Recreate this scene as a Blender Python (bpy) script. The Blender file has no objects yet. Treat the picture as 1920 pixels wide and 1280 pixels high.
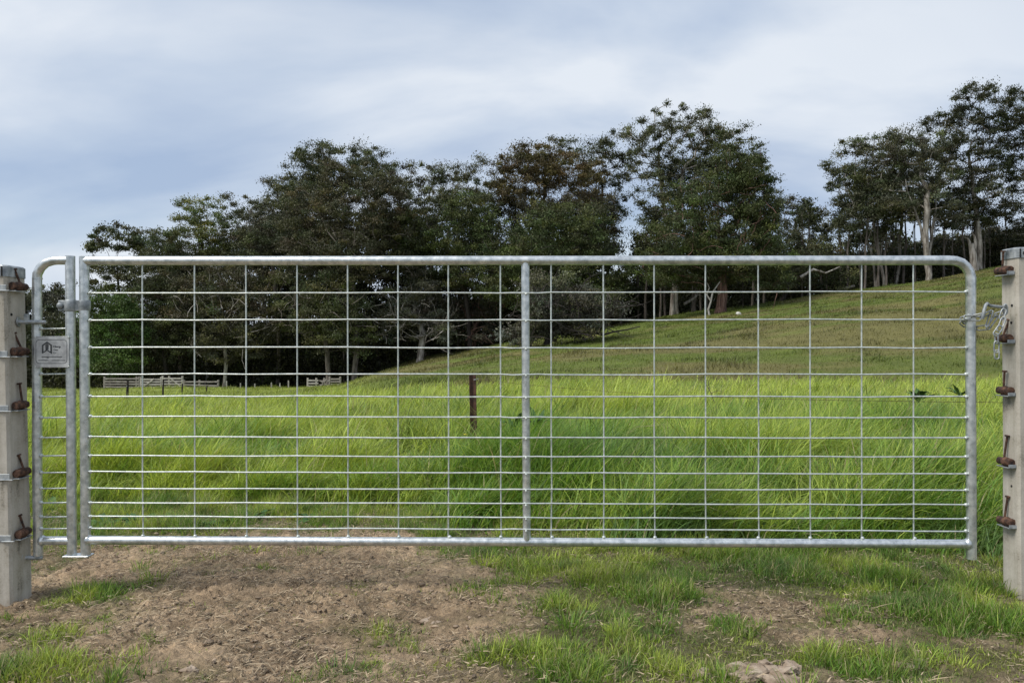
import bpy, bmesh, math, random
import numpy as np
from mathutils import Vector, Matrix
R = math.radians
random.seed(7); rng = np.random.default_rng(11)
S = bpy.context.scene; C = S.collection
F = 1386.0          # focal length in pixels of the 1920 px wide photograph
CZ = 1.02           # camera height

# ------------------------------------------------------------------ camera, sky, sun, exposure
cd = bpy.data.cameras.new('camera'); cam = bpy.data.objects.new('camera', cd); C.objects.link(cam)
cam.location = (0, 0, CZ); cam.rotation_euler = (R(90), 0, 0)
cd.sensor_width = 36; cd.lens = 36 * F / 1920; cd.clip_start = 0.05; cd.clip_end = 6000
S.camera = cam
S.view_settings.view_transform = 'Standard'; S.view_settings.look = 'None'
S.view_settings.exposure = 0.45; S.view_settings.gamma = 1
SUN_EL, SUN_AZ = R(52), R(-118)       # azimuth measured from +y (into the picture) towards +x
wd = bpy.data.worlds.new("World"); S.world = wd; wd.use_nodes = True
nt = wd.node_tree; nt.nodes.clear(); N = nt.nodes.new; LK = nt.links.new
wo = N('ShaderNodeOutputWorld'); bg = N('ShaderNodeBackground'); bg.inputs['Strength'].default_value = 0.1
sky = N('ShaderNodeTexSky'); sky.sky_type = 'NISHITA'; sky.sun_disc = False
sky.sun_elevation = SUN_EL; sky.sun_rotation = SUN_AZ
tc = N('ShaderNodeTexCoord'); sp = N('ShaderNodeSeparateXYZ'); LK(tc.outputs['Generated'], sp.inputs[0])
def mth(op, a, b=None, clamp=False, tree=None):
    t = tree or nt
    m = t.nodes.new('ShaderNodeMath'); m.operation = op; m.use_clamp = clamp
    for i, v in enumerate((a, b)):
        if v is None: continue
        if isinstance(v, (int, float)): m.inputs[i].default_value = v
        else: t.links.new(v, m.inputs[i])
    return m.outputs[0]
den = mth('ADD', mth('MAXIMUM', sp.outputs['Z'], 0.0), 0.42)
cx = mth('DIVIDE', sp.outputs['X'], den); cy = mth('DIVIDE', sp.outputs['Y'], den)
cb = N('ShaderNodeCombineXYZ'); LK(cx, cb.inputs[0]); LK(cy, cb.inputs[1])
def wnoise(scale, det, rough, off):
    mp = N('ShaderNodeMapping'); LK(cb.outputs[0], mp.inputs[0]); mp.inputs['Location'].default_value = off
    mp.inputs['Rotation'].default_value = (0, 0, R(24)); mp.inputs['Scale'].default_value = (0.75, 1.35, 1)
    n = N('ShaderNodeTexNoise'); LK(mp.outputs[0], n.inputs['Vector'])
    n.inputs['Scale'].default_value = scale; n.inputs['Detail'].default_value = det; n.inputs['Roughness'].default_value = rough
    n.inputs['Distortion'].default_value = 0.35
    return n.outputs['Fac']
def ramp(fac, stops, tree=None):
    t = tree or nt
    r = t.nodes.new('ShaderNodeValToRGB'); t.links.new(fac, r.inputs[0])
    e = r.color_ramp.elements
    while len(e) < len(stops): e.new(0.5)
    for el, (p, c) in zip(e, stops): el.position = p; el.color = (*c, 1)
    return r.outputs['Color']
cloudcol = ramp(mth('ADD', wnoise(1.7, 6, 0.5, (3.1, 1.7, 0)), ramp(sp.outputs['Z'], [(0.0, (.03,) * 3), (.09, (.04,) * 3), (.16, (-.05,) * 3), (.30, (.0,) * 3), (.42, (.06,) * 3)])), [(0.36, (3.1, 3.85, 5.2)), (0.5, (4.25, 4.9, 5.9)), (0.64, (5.8, 6.2, 6.75))])
fac = ramp(wnoise(0.8, 5, 0.5, (0.6, 4.2, 0)), [(0.34, (0.68,) * 3), (0.55, (0.97,) * 3)])
mx = N('ShaderNodeMix'); mx.data_type = 'RGBA'
LK(fac, mx.inputs['Factor']); LK(sky.outputs[0], mx.inputs['A']); LK(cloudcol, mx.inputs['B'])
LK(mx.outputs['Result'], bg.inputs['Color']); LK(bg.outputs[0], wo.inputs[0])
sl = bpy.data.lights.new('sun', 'SUN'); sl.energy = 2.5; sl.angle = R(24); sl.color = (1, 0.95, 0.87)
sun = bpy.data.objects.new('sun', sl); C.objects.link(sun)
sd = Vector((math.sin(SUN_AZ) * math.cos(SUN_EL), math.cos(SUN_AZ) * math.cos(SUN_EL), math.sin(SUN_EL)))
sun.rotation_euler = sd.to_track_quat('Z', 'Y').to_euler()

# ------------------------------------------------------------------ helpers
def tag(o, label=None, cat=None, group=None, kind=None):
    if label: o['label'] = label
    if cat: o['category'] = cat
    if group: o['group'] = group
    if kind: o['kind'] = kind
    return o
def thing(name, loc, label, cat, group=None):
    o = bpy.data.objects.new(name, None); C.objects.link(o); o.location = loc; o.empty_display_size = 0.1
    return tag(o, label, cat, group)
def link(name, me, mat, parent=None):
    o = bpy.data.objects.new(name, me); C.objects.link(o)
    if mat is not None: me.materials.append(mat)
    if parent is not None:
        o.parent = parent
        ploc = Vector((0, 0, 0)); p = parent
        while p is not None: ploc += p.location; p = p.parent
        o.location = -ploc        # parts are modelled in world coordinates
    return o
def P(px, py, d): return Vector(((px - 960) / F * d, d, CZ + (640 - py) / F * d))

def hash2(ix, iy, seed):
    h = (ix.astype(np.int64) * 374761393 + iy.astype(np.int64) * 668265263 + seed * 974711) & 0xffffffff
    h = ((h ^ (h >> 13)) * 1274126177) & 0xffffffff
    return ((h ^ (h >> 16)) & 0xffffff) / float(0xffffff)
def vnoise(x, y, seed=0):
    x = np.asarray(x, float); y = np.asarray(y, float)
    ix = np.floor(x).astype(np.int64); iy = np.floor(y).astype(np.int64); fx = x - ix; fy = y - iy
    fx = fx * fx * (3 - 2 * fx); fy = fy * fy * (3 - 2 * fy)
    a = hash2(ix, iy, seed); b = hash2(ix + 1, iy, seed); c = hash2(ix, iy + 1, seed); d = hash2(ix + 1, iy + 1, seed)
    return (a + (b - a) * fx) * (1 - fy) + (c + (d - c) * fx) * fy
def fbm(x, y, oct=4, seed=0, gain=0.5):
    s = 0; a = 1; t = 0
    for i in range(oct):
        s = s + a * vnoise(x * 2 ** i + 17.3 * i, y * 2 ** i - 9.1 * i, seed + i); t += a; a *= gain
    return s / t
def sstep(a, b, x): u = np.clip((x - a) / (b - a), 0, 1); return u * u * (3 - 2 * u)

T_PX = [-300, 0, 540, 700, 900, 1010, 1200, 1500, 1900, 2300]
T_25 = [-1.2, -1.18, -1.08, -0.88, -0.62, -0.50, -0.50, -0.50, -0.52, -0.52]
T_PX2 = [-300, 0, 540, 640, 700, 800, 1000, 1200, 1350, 1500, 1740, 1860, 2300]
T_95 = [-5.3, -5.25, -5.1, -4.7, -3.2, -1.3, 1.3, 3.5, 4.9, 6.6, 8.9, 10.5, 14.0]
def ground(x, y):
    x = np.asarray(x, float); y = np.asarray(y, float)
    yy = np.maximum(y, 3.0); px = np.clip(960 + F * x / yy, -300, 2300)
    z25 = np.interp(px, T_PX, T_25); z95 = np.interp(px, T_PX2, T_95)
    s = np.clip((yy - 3) / 22, 0, 1); u = np.clip((yy - 25) / 70, 0, 1)
    z = z25 * s + (z95 - z25) * u
    z = z + (z95 - z25) / 70 * 0.55 * np.clip(yy - 95, 0, 110) * (z95 > z25)
    z = z + sstep(5, 12, yy) * 0.07 * (fbm(x / 2.1, yy / 2.1, 3, 5) - 0.5) + sstep(28, 45, yy) * (1.1 * (fbm(x / 11, yy / 9, 4, 8) - 0.5))
    z = z - .045 * np.exp(-(((x + 2.05) / .55) ** 2 + ((y - 2.85) / .6) ** 2))
    return z
def ground_hit(px, py):
    ds = np.geomspace(2, 300, 3000); z = ground((px - 960) / F * ds, ds)
    pyy = 640 + F * (CZ - z) / ds
    i = np.where(pyy <= py)[0]
    d = ds[i[0]] if len(i) else 95.0
    return Vector(((px - 960) / F * d, d, float(ground((px - 960) / F * d, d))))
def gz(x, y): return float(ground(x, y))

BL = [(170, 1112, 95, 34, 1.1), (40, 1178, 120, 26, .75), (60, 1262, 120, 34, 1.1), (150, 1060, 60, 10, .3), (1150, 1118, 110, 34, .95),
      (1050, 1052, 230, 22, .9), (1400, 1058, 240, 30, .9), (1680, 1080, 260, 40, 1.1), (1840, 1150, 190, 50, .9), (1000, 1245, 120, 40, .7),
      (1250, 1245, 230, 40, 1.0), (1540, 1250, 120, 28, .7), (950, 1100, 70, 22, .25), (1180, 1185, 150, 22, .55), (1850, 1240, 120, 32, .6), (1290, 1110, 90, 16, .4),
      (1450, 1135, 110, 20, -.5), (1620, 1185, 150, 15, -.4), (1760, 1240, 90, 14, -.3), (700, 1250, 60, 10, .2), (600, 995, 160, 7, -1.2), (880, 1180, 60, 25, .15), (1000, 1090, 50, 30, .1)]
def cover(x, y):
    "how much of the soil is grown over, 0 bare to 1 closed turf"
    x = np.asarray(x, float); y = np.asarray(y, float)
    yc = np.maximum(y, 1.2); px = 960 + F * x / yc; py = 640 + F * CZ / yc
    c = np.zeros_like(px)
    for (bx, by, rx, ry, a) in BL: c = c + a * np.exp(-(((px - bx) / rx) ** 2 + ((py - by) / ry) ** 2))
    c = c + np.where(px > 780, sstep(1042, 1018, py), 0.72 * sstep(1008, 975, py)) + 0.5 * sstep(955, 930, py)
    c = c + sstep(1.9, 1.2, y) * 0.6 + (np.abs(x) > 2.1) * 0.5
    c = c + .42 * sstep(780, 1080, px) * (py > 1000) + .10
    n = fbm(x * 6.5, y * 8, 5, 31, .62)
    c = c + (n - 0.53) * 1.9
    return np.clip(c, 0, 1)

# ------------------------------------------------------------------ materials
def newmat(name):
    m = bpy.data.materials.new(name); m.use_nodes = True
    t = m.node_tree; b = t.nodes['Principled BSDF']; return m, t, b
def noise_node(t, scale, det=4, rough=0.55, coord='Object', stretch=None):
    c = t.nodes.new('ShaderNodeTexCoord'); src = c.outputs[coord]
    if stretch:
        mp = t.nodes.new('ShaderNodeMapping'); t.links.new(src, mp.inputs[0]); mp.inputs['Scale'].default_value = stretch; src = mp.outputs[0]
    n = t.nodes.new('ShaderNodeTexNoise'); t.links.new(src, n.inputs['Vector'])
    n.inputs['Scale'].default_value = scale; n.inputs['Detail'].default_value = det; n.inputs['Roughness'].default_value = rough
    return n.outputs['Fac']
def bump(t, b, h, strength, dist):
    n = t.nodes.new('ShaderNodeBump'); n.inputs['Strength'].default_value = strength; n.inputs['Distance'].default_value = dist
    t.links.new(h, n.inputs['Height']); t.links.new(n.outputs[0], b.inputs['Normal'])
def simple(name, cols, scale=20, rough=0.7, metal=0, bs=0.3, bd=0.002, stretch=None, det=5, pos=(0.35, 0.5, 0.65), spec=0.5):
    m, t, b = newmat(name)
    f = noise_node(t, scale, det, 0.6, 'Object', stretch)
    t.links.new(ramp(f, list(zip(pos, cols)), t), b.inputs['Base Color'])
    b.inputs['Roughness'].default_value = rough; b.inputs['Metallic'].default_value = metal
    b.inputs['Specular IOR Level'].default_value = spec
    if bs: bump(t, b, noise_node(t, scale * 2.3, det, 0.65, 'Object', stretch), bs, bd)
    return m
M = {}
M['galv'] = simple('galvanised_steel', [(.44, .475, .485), (.61, .64, .65), (.78, .80, .80)], 38, 0.36, 0.78, 0.25, 0.0012)
tg = M['galv'].node_tree; bgv = tg.nodes['Principled BSDF']
tg.links.new(ramp(noise_node(tg, 24, 6, 0.7), [(0.3, (.24,) * 3), (0.7, (.44,) * 3)], tg), bgv.inputs['Roughness'])
M['galv_wire'] = simple('galvanised_wire', [(.42, .46, .44), (.56, .60, .575), (.70, .73, .70)], 60, 0.4, 0.45, 0.2, 0.0008)
M['galv_old'] = simple('weathered_zinc', [(.18, .20, .215), (.32, .345, .36), (.46, .48, .485)], 30, 0.55, 0.5, 0.3, 0.001)
M['plate'] = simple('stamped_plate', [(.33, .335, .34), (.44, .445, .45), (.58, .59, .59)], 25, 0.5, 0.3, 0.2, 0.001)
M['engrave'] = simple('engraved_grey', [(.03, .034, .04), (.05, .055, .06), (.08, .08, .08)], 60, 0.7, 0.1, 0, 0)
M['conc'] = simple('concrete', [(.27, .25, .22), (.36, .335, .295), (.45, .42, .38)], 9, 0.9, 0, 0.5, 0.003, None, 8)
tcn = M['conc'].node_tree; bc = tcn.nodes['Principled BSDF']
_f1 = noise_node(tcn, 7, 8, 0.65); _f2 = noise_node(tcn, 5, 4, 0.6, 'Object', (5, 5, .5)); _f3 = noise_node(tcn, 160, 2, 0.5)
_s = mth('ADD', mth('MULTIPLY', _f1, 0.45, tree=tcn), mth('ADD', mth('MULTIPLY', _f2, 0.4, tree=tcn), mth('MULTIPLY', _f3, 0.15, tree=tcn), tree=tcn), tree=tcn)
tcn.links.new(ramp(_s, [(0.38, (.17, .155, .125)), (0.45, (.36, .33, .275)), (0.52, (.43, .40, .345)), (0.62, (.51, .48, .42))], tcn), bc.inputs['Base Color'])
M['rust'] = simple('rusty_iron', [(.02, .012, .01), (.07, .034, .021), (.15, .078, .048)], 60, 0.85, 0.1, 0.8, 0.004)
M['rust_dark'] = simple('dark_rust', [(.03, .014, .01), (.055, .024, .016), (.10, .045, .028)], 30, 0.8, 0.1, 0.4, 0.002)
M['hole'] = simple('dark_hole', [(.008,) * 3, (.012,) * 3, (.02,) * 3], 30, 1, 0, 0, 0)
M['wood'] = simple('grey_timber', [(.15, .13, .115), (.27, .245, .22), (.38, .355, .32)], 2.5, 0.95, 0, 0.3, 0.01, (1, 1, 6))
M['wood_pale'] = simple('pale_timber', [(.28, .26, .235), (.39, .365, .33), (.5, .47, .43)], 3, 0.95, 0, 0.3, 0.01)
M['picket_dark'] = simple('dark_picket', [(.015, .012, .01), (.03, .022, .018), (.05, .04, .03)], 8, 0.9, 0, 0, 0)
M['bark_pale'] = simple('pale_bark', [(.10, .08, .065), (.26, .235, .205), (.46, .43, .39)], 1.1, 0.95, 0, 0.4, 0.03, (3, 3, .6))
M['bark_mid'] = simple('grey_bark', [(.06, .05, .04), (.13, .11, .095), (.22, .19, .17)], 1.2, 0.95, 0, 0.4, 0.03, (3, 3, .5))
M['bark_dark'] = simple('dark_bark', [(.015, .012, .01), (.035, .028, .024), (.06, .05, .045)], 1.2, 0.95, 0, 0.3, 0.03, (3, 3, .5))
M['bark_red'] = simple('red_brown_bark', [(.05, .03, .025), (.14, .075, .055), (.24, .15, .12)], 1.4, 0.95, 0, 0.4, 0.03, (4, 4, .4))
M['white_stone'] = simple('pale_stone', [(.35, .34, .3), (.5, .49, .44), (.62, .61, .56)], 4, 0.9, 0, 0.3, 0.02)
M['clod'] = simple('dry_clay', [(.15, .11, .075), (.27, .205, .15), (.40, .325, .25)], 22, 0.95, 0, 0.8, 0.006)
M['dock'] = simple('dock_leaf', [(.03, .07, .02), (.05, .105, .03), (.09, .16, .045)], 14, 0.65, 0, 0.3, 0.003, spec=.2)
M['petal'] = simple('yellow_petal', [(.6, .5, .02), (.75, .62, .03), (.85, .7, .05)], 40, 0.6, 0, 0, 0)
M['stem'] = simple('brown_stem', [(.05, .04, .03), (.09, .07, .05), (.13, .1, .07)], 40, 0.8, 0, 0, 0)

def leafmat(name, trans, rough=0.5, tmul=(1.25, 1.3, 0.7), spec=0.35):
    m, t, b = newmat(name)
    a = t.nodes.new('ShaderNodeAttribute'); a.attribute_name = 'tint'
    t.links.new(a.outputs['Color'], b.inputs['Base Color']); b.inputs['Roughness'].default_value = rough
    b.inputs['Specular IOR Level'].default_value = spec
    tr = t.nodes.new('ShaderNodeBsdfTranslucent'); mm = t.nodes.new('ShaderNodeMix'); mm.data_type = 'RGBA'; mm.blend_type = 'MULTIPLY'
    mm.inputs['Factor'].default_value = 1; t.links.new(a.outputs['Color'], mm.inputs['A']); mm.inputs['B'].default_value = (*tmul, 1)
    t.links.new(mm.outputs['Result'], tr.inputs['Color'])
    ms = t.nodes.new('ShaderNodeMixShader'); ms.inputs[0].default_value = trans
    t.links.new(b.outputs[0], ms.inputs[1]); t.links.new(tr.outputs[0], ms.inputs[2])
    t.links.new(ms.outputs[0], t.nodes['Material Output'].inputs['Surface'])
    return m
M['grass'] = leafmat('grass_blade', 0.38, tmul=(1.25, 1.2, .85))
M['leaf'] = leafmat('tree_leaf', 0.15, 0.55, (1.1, 1.2, .7), 0.25)
M['straw'] = leafmat('straw_and_pit_shade', 0.1, 0.7, (1, 1, 1), 0.3)

# ------------------------------------------------------------------ mesh builder
def mesh_np(name, V, faces4=None, faces3=None, tint=None, smooth=False):
    me = bpy.data.meshes.new(name)
    n4 = 0 if faces4 is None else len(faces4); n3 = 0 if faces3 is None else len(faces3)
    me.vertices.add(len(V)); me.vertices.foreach_set('co', np.ascontiguousarray(V, np.float32).ravel())
    idx = np.concatenate([a.ravel() for a in (faces4, faces3) if a is not None]).astype(np.int32)
    me.loops.add(len(idx)); me.loops.foreach_set('vertex_index', idx)
    tot = np.concatenate([np.full(n4, 4), np.full(n3, 3)]).astype(np.int32)
    st = np.concatenate([[0], np.cumsum(tot)[:-1]]).astype(np.int32)
    me.polygons.add(n4 + n3); me.polygons.foreach_set('loop_start', st)
    if smooth: me.polygons.foreach_set('use_smooth', np.ones(n4 + n3, bool))
    me.update(calc_edges=True)
    if tint is not None:
        at = me.attributes.new('tint', 'FLOAT_COLOR', 'FACE' if len(tint) == n4 + n3 and len(tint) != len(V) else 'POINT')
        c = np.ones((len(tint), 4), np.float32); c[:, :3] = tint; at.data.foreach_set('color', c.ravel())
    return me
class MB:
    def __init__(s): s.v = []; s.f = []; s.sm = []
    def add(s, vs, fs, smooth=False):
        o = len(s.v); s.v += [tuple(v) for v in vs]; s.f += [tuple(i + o for i in f) for f in fs]; s.sm += [smooth] * len(fs)
    def box(s, c, size, mat=None, bev=0.0):
        hx, hy, hz = [a / 2 for a in size]; c = Vector(c)
        if bev <= 0:
            vs = [Vector((x, y, z)) for z in (-hz, hz) for (x, y) in ((-hx, -hy), (hx, -hy), (hx, hy), (-hx, hy))]
            fs = [(3, 2, 1, 0), (4, 5, 6, 7), (0, 1, 5, 4), (1, 2, 6, 5), (2, 3, 7, 6), (3, 0, 4, 7)]
        else:
            b = bev; ring = lambda z, k: [Vector((x, y, z)) for x, y in ((-hx + k, -hy), (hx - k, -hy), (hx, -hy + k), (hx, hy - k), (hx - k, hy), (-hx + k, hy), (-hx, hy - k), (-hx, -hy + k))]
            inner = lambda z: [Vector((v.x * (hx - b) / hx, v.y * (hy - b) / hy, z)) for v in ring(z, b)]
            vs = inner(-hz) + ring(-hz + b, b) + ring(hz - b, b) + inner(hz)
            fs = [tuple(range(7, -1, -1)), tuple(range(24, 32))]
            for k in range(3):
                for i in range(8): j = (i + 1) % 8; fs.append((k * 8 + i, k * 8 + j, k * 8 + 8 + j, k * 8 + 8 + i))
        if mat is not None: vs = [mat @ v for v in vs]
        s.add([v + c for v in vs], fs)
    def tube(s, pts, rad, n=12, caps=True, flat=None):
        pts = [Vector(p) for p in pts]; rs = rad if isinstance(rad, (list, tuple)) else [rad] * len(pts)
        vs = []; prev = None
        for i, p in enumerate(pts):
            t = (pts[min(i + 1, len(pts) - 1)] - pts[max(i - 1, 0)]).normalized()
            if prev is None:
                a = Vector((0, 0, 1)) if abs(t.z) < 0.9 else Vector((1, 0, 0)); u = t.cross(a).normalized()
            else: u = (prev - t * prev.dot(t)).normalized()
            prev = u; w = t.cross(u)
            for k in range(n):
                an = 2 * math.pi * k / n; vs.append(p + (u * math.cos(an) + w * math.sin(an)) * rs[i])
        fs = []
        for i in range(len(pts) - 1):
            for k in range(n):
                j = (k + 1) % n; fs.append((i * n + k, i * n + j, (i + 1) * n + j, (i + 1) * n + k))
        s.add(vs, fs, True)
        if caps:
            s.add(vs[:n], [tuple(range(n - 1, -1, -1))]); s.add(vs[-n:], [tuple(range(n))])
    def ball(s, c, r, n=8, m=6, sc=(1, 1, 1), rot=None):
        c = Vector(c); vs = [Vector((0, 0, -r * sc[2]))]
        for i in range(1, m):
            th = math.pi * i / m
            for k in range(n): a = 2 * math.pi * k / n; vs.append(Vector((math.sin(th) * math.cos(a) * r * sc[0], math.sin(th) * math.sin(a) * r * sc[1], -math.cos(th) * r * sc[2])))
        vs.append(Vector((0, 0, r * sc[2])))
        fs = [(0, 1 + (k + 1) % n, 1 + k) for k in range(n)]
        for i in range(m - 2):
            for k in range(n): j = (k + 1) % n; fs.append((1 + i * n + k, 1 + i * n + j, 1 + (i + 1) * n + j, 1 + (i + 1) * n + k))
        l = len(vs) - 1; fs += [(l, 1 + (m - 2) * n + k, 1 + (m - 2) * n + (k + 1) % n) for k in range(n)]
        if rot is not None: vs = [rot @ v for v in vs]
        s.add([v + c for v in vs], fs, True)
    def build(s, name, mat, parent=None):
        me = bpy.data.meshes.new(name); me.from_pydata(s.v, [], s.f); me.polygons.foreach_set('use_smooth', s.sm); me.update()
        return link(name, me, mat, parent)

# ------------------------------------------------------------------ ground sheet
def axis(parts):
    out = []
    for p in parts: out += list(p)
    return np.unique(np.round(np.array(out, float), 5))
gx = np.geomspace(3.2, 130, 120); fx = np.arange(-3.2, 3.2, 0.0135)
xs = axis([fx, gx, -gx, [160, 220, 320, 500, 900, 1600, 3000], [-160, -220, -320, -500, -900, -1600, -3000]])
ys = axis([[-1500, -500, -150, -60, -25, -12, -6, -3, -1.5, -.5, .2, .7, 1.0, 1.2, 1.4], np.arange(1.55, 4.5, 0.0125), np.geomspace(4.52, 130, 270), [150, 180, 230, 320, 500, 900, 1600, 3000]])
X, Y = np.meshgrid(xs, ys); Z = ground(X, Y)
cov = cover(X, Y)
near = sstep(1.3, 1.8, Y) * sstep(7, 4.6, Y) * sstep(3.6, 3.0, np.abs(X))
wx = X + 0.05 * (fbm(X * 7, Y * 7, 2, 90) - .5); wy = Y + 0.05 * (fbm(X * 7, Y * 7, 2, 93) - .5)
rid = np.abs(fbm(wx * 17, wy * 30, 3, 44) - 0.5) * 2
rough = 0.05 * (fbm(X * 3.1, Y * 3.1, 3, 40) - 0.5) + (1 - .55 * cov) * (0.014 * (rid - .25) + 0.020 * (fbm(X * 38, Y * 60, 2, 48, .8) - 0.5) \
    + 0.016 * sstep(0.55, 0.62, fbm(wx * 34, wy * 50, 2, 55)))
Z = Z + near * rough
DIRT_REL = None
def ground_micro(x, y):
    nr = sstep(1.3, 1.8, y) * sstep(7, 4.6, y) * sstep(3.6, 3.0, np.abs(x))
    return ground(x, y) + nr * 0.05 * (fbm(x * 3.1, y * 3.1, 3, 40) - 0.5)
n1 = fbm(X * 2.2, Y * 2.2, 5, 60)[..., None]; n2 = fbm(X * 9, Y * 16, 4, 70)[..., None]; n3 = fbm(X / 9, Y / 5, 5, 80, .66)[..., None]
n4 = fbm(X / 1.1, Y / .8, 4, 84, .6)[..., None]
fine = vnoise(X * 70, Y * 95, 61)[..., None]
dirt = np.array([.385, .285, .188]) * (0.45 + 0.7 * n2 + .45 * fine) * (1 - .26 * sstep(.48, .64, fbm(X * 6, Y * 11, 4, 66))[..., None]) + np.array([.12, .095, .065]) * sstep(.42, .66, n1)
turf = np.array([.13, .125, .06]) * (0.6 + 0.8 * n2)
deep = np.array([.035, .05, .014]) * (0.6 + 0.8 * n2)  # ground under tall grass, shade between the blades put into its colour
past = np.array([.105, .13, .028]) * (1 - sstep(.42, .60, n3)) + np.array([.14, .13, .047]) * sstep(.42, .60, n3)
past = past * (0.62 + 0.76 * n4)
mead = np.array([.2, .24, .05]) * (0.7 + .6 * n4)
c3 = cov[..., None]
col = dirt * (1 - c3) + turf * c3
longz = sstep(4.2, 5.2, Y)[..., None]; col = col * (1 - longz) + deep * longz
PX = 960 + F * X / np.maximum(Y, 3)
hill = (sstep(20, 26, Y) * sstep(600, 760, PX))[..., None]; col = col * (1 - hill) + past * hill
md = (sstep(24, 40, Y) * (1 - sstep(600, 760, PX)))[..., None]; col = col * (1 - md) + mead * md
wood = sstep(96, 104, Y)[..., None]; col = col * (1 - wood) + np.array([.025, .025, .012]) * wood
farf = sstep(150, 200, Y)[..., None]; col = col * (1 - farf) + np.array([.07, .085, .035]) * farf
ny, nx = X.shape
ii = np.arange(nx * ny).reshape(ny, nx)
q = np.stack([ii[:-1, :-1], ii[:-1, 1:], ii[1:, 1:], ii[1:, :-1]], -1).reshape(-1, 4)
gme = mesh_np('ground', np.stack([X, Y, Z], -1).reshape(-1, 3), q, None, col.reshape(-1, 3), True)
mg, t, b = newmat('soil_and_pasture')
at = t.nodes.new('ShaderNodeAttribute'); at.attribute_name = 'tint'
fn = noise_node(t, 95, 6, .8); vr = ramp(fn, [(.32, (.42, .40, .38)), (.5, (1, 1, 1)), (.68, (1.5, 1.45, 1.36))], t)
mm = t.nodes.new('ShaderNodeMix'); mm.data_type = 'RGBA'; mm.blend_type = 'MULTIPLY'; mm.inputs['Factor'].default_value = 1
t.links.new(at.outputs['Color'], mm.inputs['A']); t.links.new(vr, mm.inputs['B']); t.links.new(mm.outputs['Result'], b.inputs['Base Color'])
b.inputs['Roughness'].default_value = 0.95; b.inputs['Specular IOR Level'].default_value = 0.2
bump(t, b, mth('ADD', noise_node(t, 75, 6, .75), mth('MULTIPLY', noise_node(t, 210, 4, .7), .6, tree=t), tree=t), 1.0, 0.012)
tag(link('ground', gme, mg), kind='structure')

# ------------------------------------------------------------------ blades
def blades(x, y, z, L, W, az, th0, th1, col, nseg=3, twist=0.5):
    n = len(x); p = np.stack([x, y, z], -1)
    tw = rng.normal(0, twist, n); sx = -np.sin(az + tw); sy = np.cos(az + tw)
    side = np.stack([sx, sy, rng.normal(0, .25, n)], -1)
    V = np.zeros((n, 2 * nseg + 1, 3)); cur = p.copy()
    for i in range(nseg + 1):
        w = (W * (1 - (i / nseg) ** 1.7) * 0.5 * (0.75 if i == 0 else 1))[:, None]
        if i < nseg: V[:, 2 * i] = cur - side * w; V[:, 2 * i + 1] = cur + side * w
        else: V[:, 2 * nseg] = cur
        if i < nseg:
            th = th0 + (th1 - th0) * ((i + .3) / nseg); sl_ = (L / nseg)
            cur = cur + np.stack([np.sin(th) * np.cos(az) * sl_, np.sin(th) * np.sin(az) * sl_, np.cos(th) * sl_], -1)
    base = (np.arange(n) * (2 * nseg + 1))[:, None]
    Q = np.concatenate([base + np.array([2 * i, 2 * i + 1, 2 * i + 3, 2 * i + 2])[None] for i in range(nseg - 1)], 0)
    Tq = base + np.array([2 * nseg - 2, 2 * nseg - 1, 2 * nseg])[None]
    tint = np.concatenate([col] * (nseg - 1) + [col], 0)
    return V.reshape(-1, 3), Q, Tq, tint
def merge(parts):
    V = []; Q = []; T3 = []; c4 = []; c3_ = []; o = 0
    for (v, q_, t3, tn) in parts:
        V.append(v); Q.append(q_ + o); T3.append(t3 + o); c4.append(tn[:len(q_)]); c3_.append(tn[len(q_):]); o += len(v)
    return np.concatenate(V), np.concatenate(Q), np.concatenate(T3), np.concatenate(c4 + c3_)
def wedge(n, d0, d1, power=1.0, margin=0.82):
    d = np.sqrt(rng.uniform(d0 ** 2, d1 ** 2, n)) if power == 1.0 else (rng.uniform(d0 ** power, d1 ** power, n)) ** (1 / power)
    u = rng.uniform(-margin, margin, n); return u * d, d
def palette(x, y, n, yellow=0.0, straw=0.02):
    g = np.array([.12, .235, .032]); yg = np.array([.40, .475, .085]); bgc = np.array([.10, .175, .062]); st = np.array([.50, .43, .24])
    a = np.clip(.02 + .8 * sstep(.32, .66, fbm(x / .8, y / .6, 4, 101)) + yellow + rng.normal(0, .28, n), 0, 1)[:, None]
    c = g * (1 - a) + yg * a
    bb = (sstep(.60, .70, fbm(x / 0.55, y / 0.45, 3, 120)) * 0.6)[:, None]; c = c * (1 - bb) + bgc * bb
    c = c * rng.uniform(.5, 1.45, n)[:, None]
    m = rng.uniform(0, 1, n) < straw; c[m] = st * rng.uniform(.6, 1.2, (m.sum(), 1))
    return c

def spots(x, y):
    px = 960 + F * x / y; py = 640 + F * CZ / y; s = 0
    for (bx, by, rx, ry, a) in ((175, 1108, 80, 24, 1), (110, 1150, 110, 20, .5), (60, 1262, 110, 25, .9), (1150, 1105, 90, 26, .8), (1300, 1240, 120, 30, .5), (1000, 1250, 60, 30, .5), (1850, 1160, 120, 40, .5), (1600, 1075, 200, 26, .6)):
        s = s + a * np.exp(-(((px - bx) / rx) ** 2 + ((py - by) / ry) ** 2))
    return s
def edge_long(x, y):
    "0..1 : where the grass stands tall behind the gate"
    px = 960 + F * x / y
    y0 = np.interp(px, [0, 560, 760, 880, 1150, 1500, 1850], [5.3, 5.0, 4.6, 4.1, 3.75, 3.55, 3.35])
    return sstep(y0 - .25, y0 + .75, y + 0.5 * (fbm(x * 1.7, y * 1.7, 3, 140) - .5))

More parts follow.
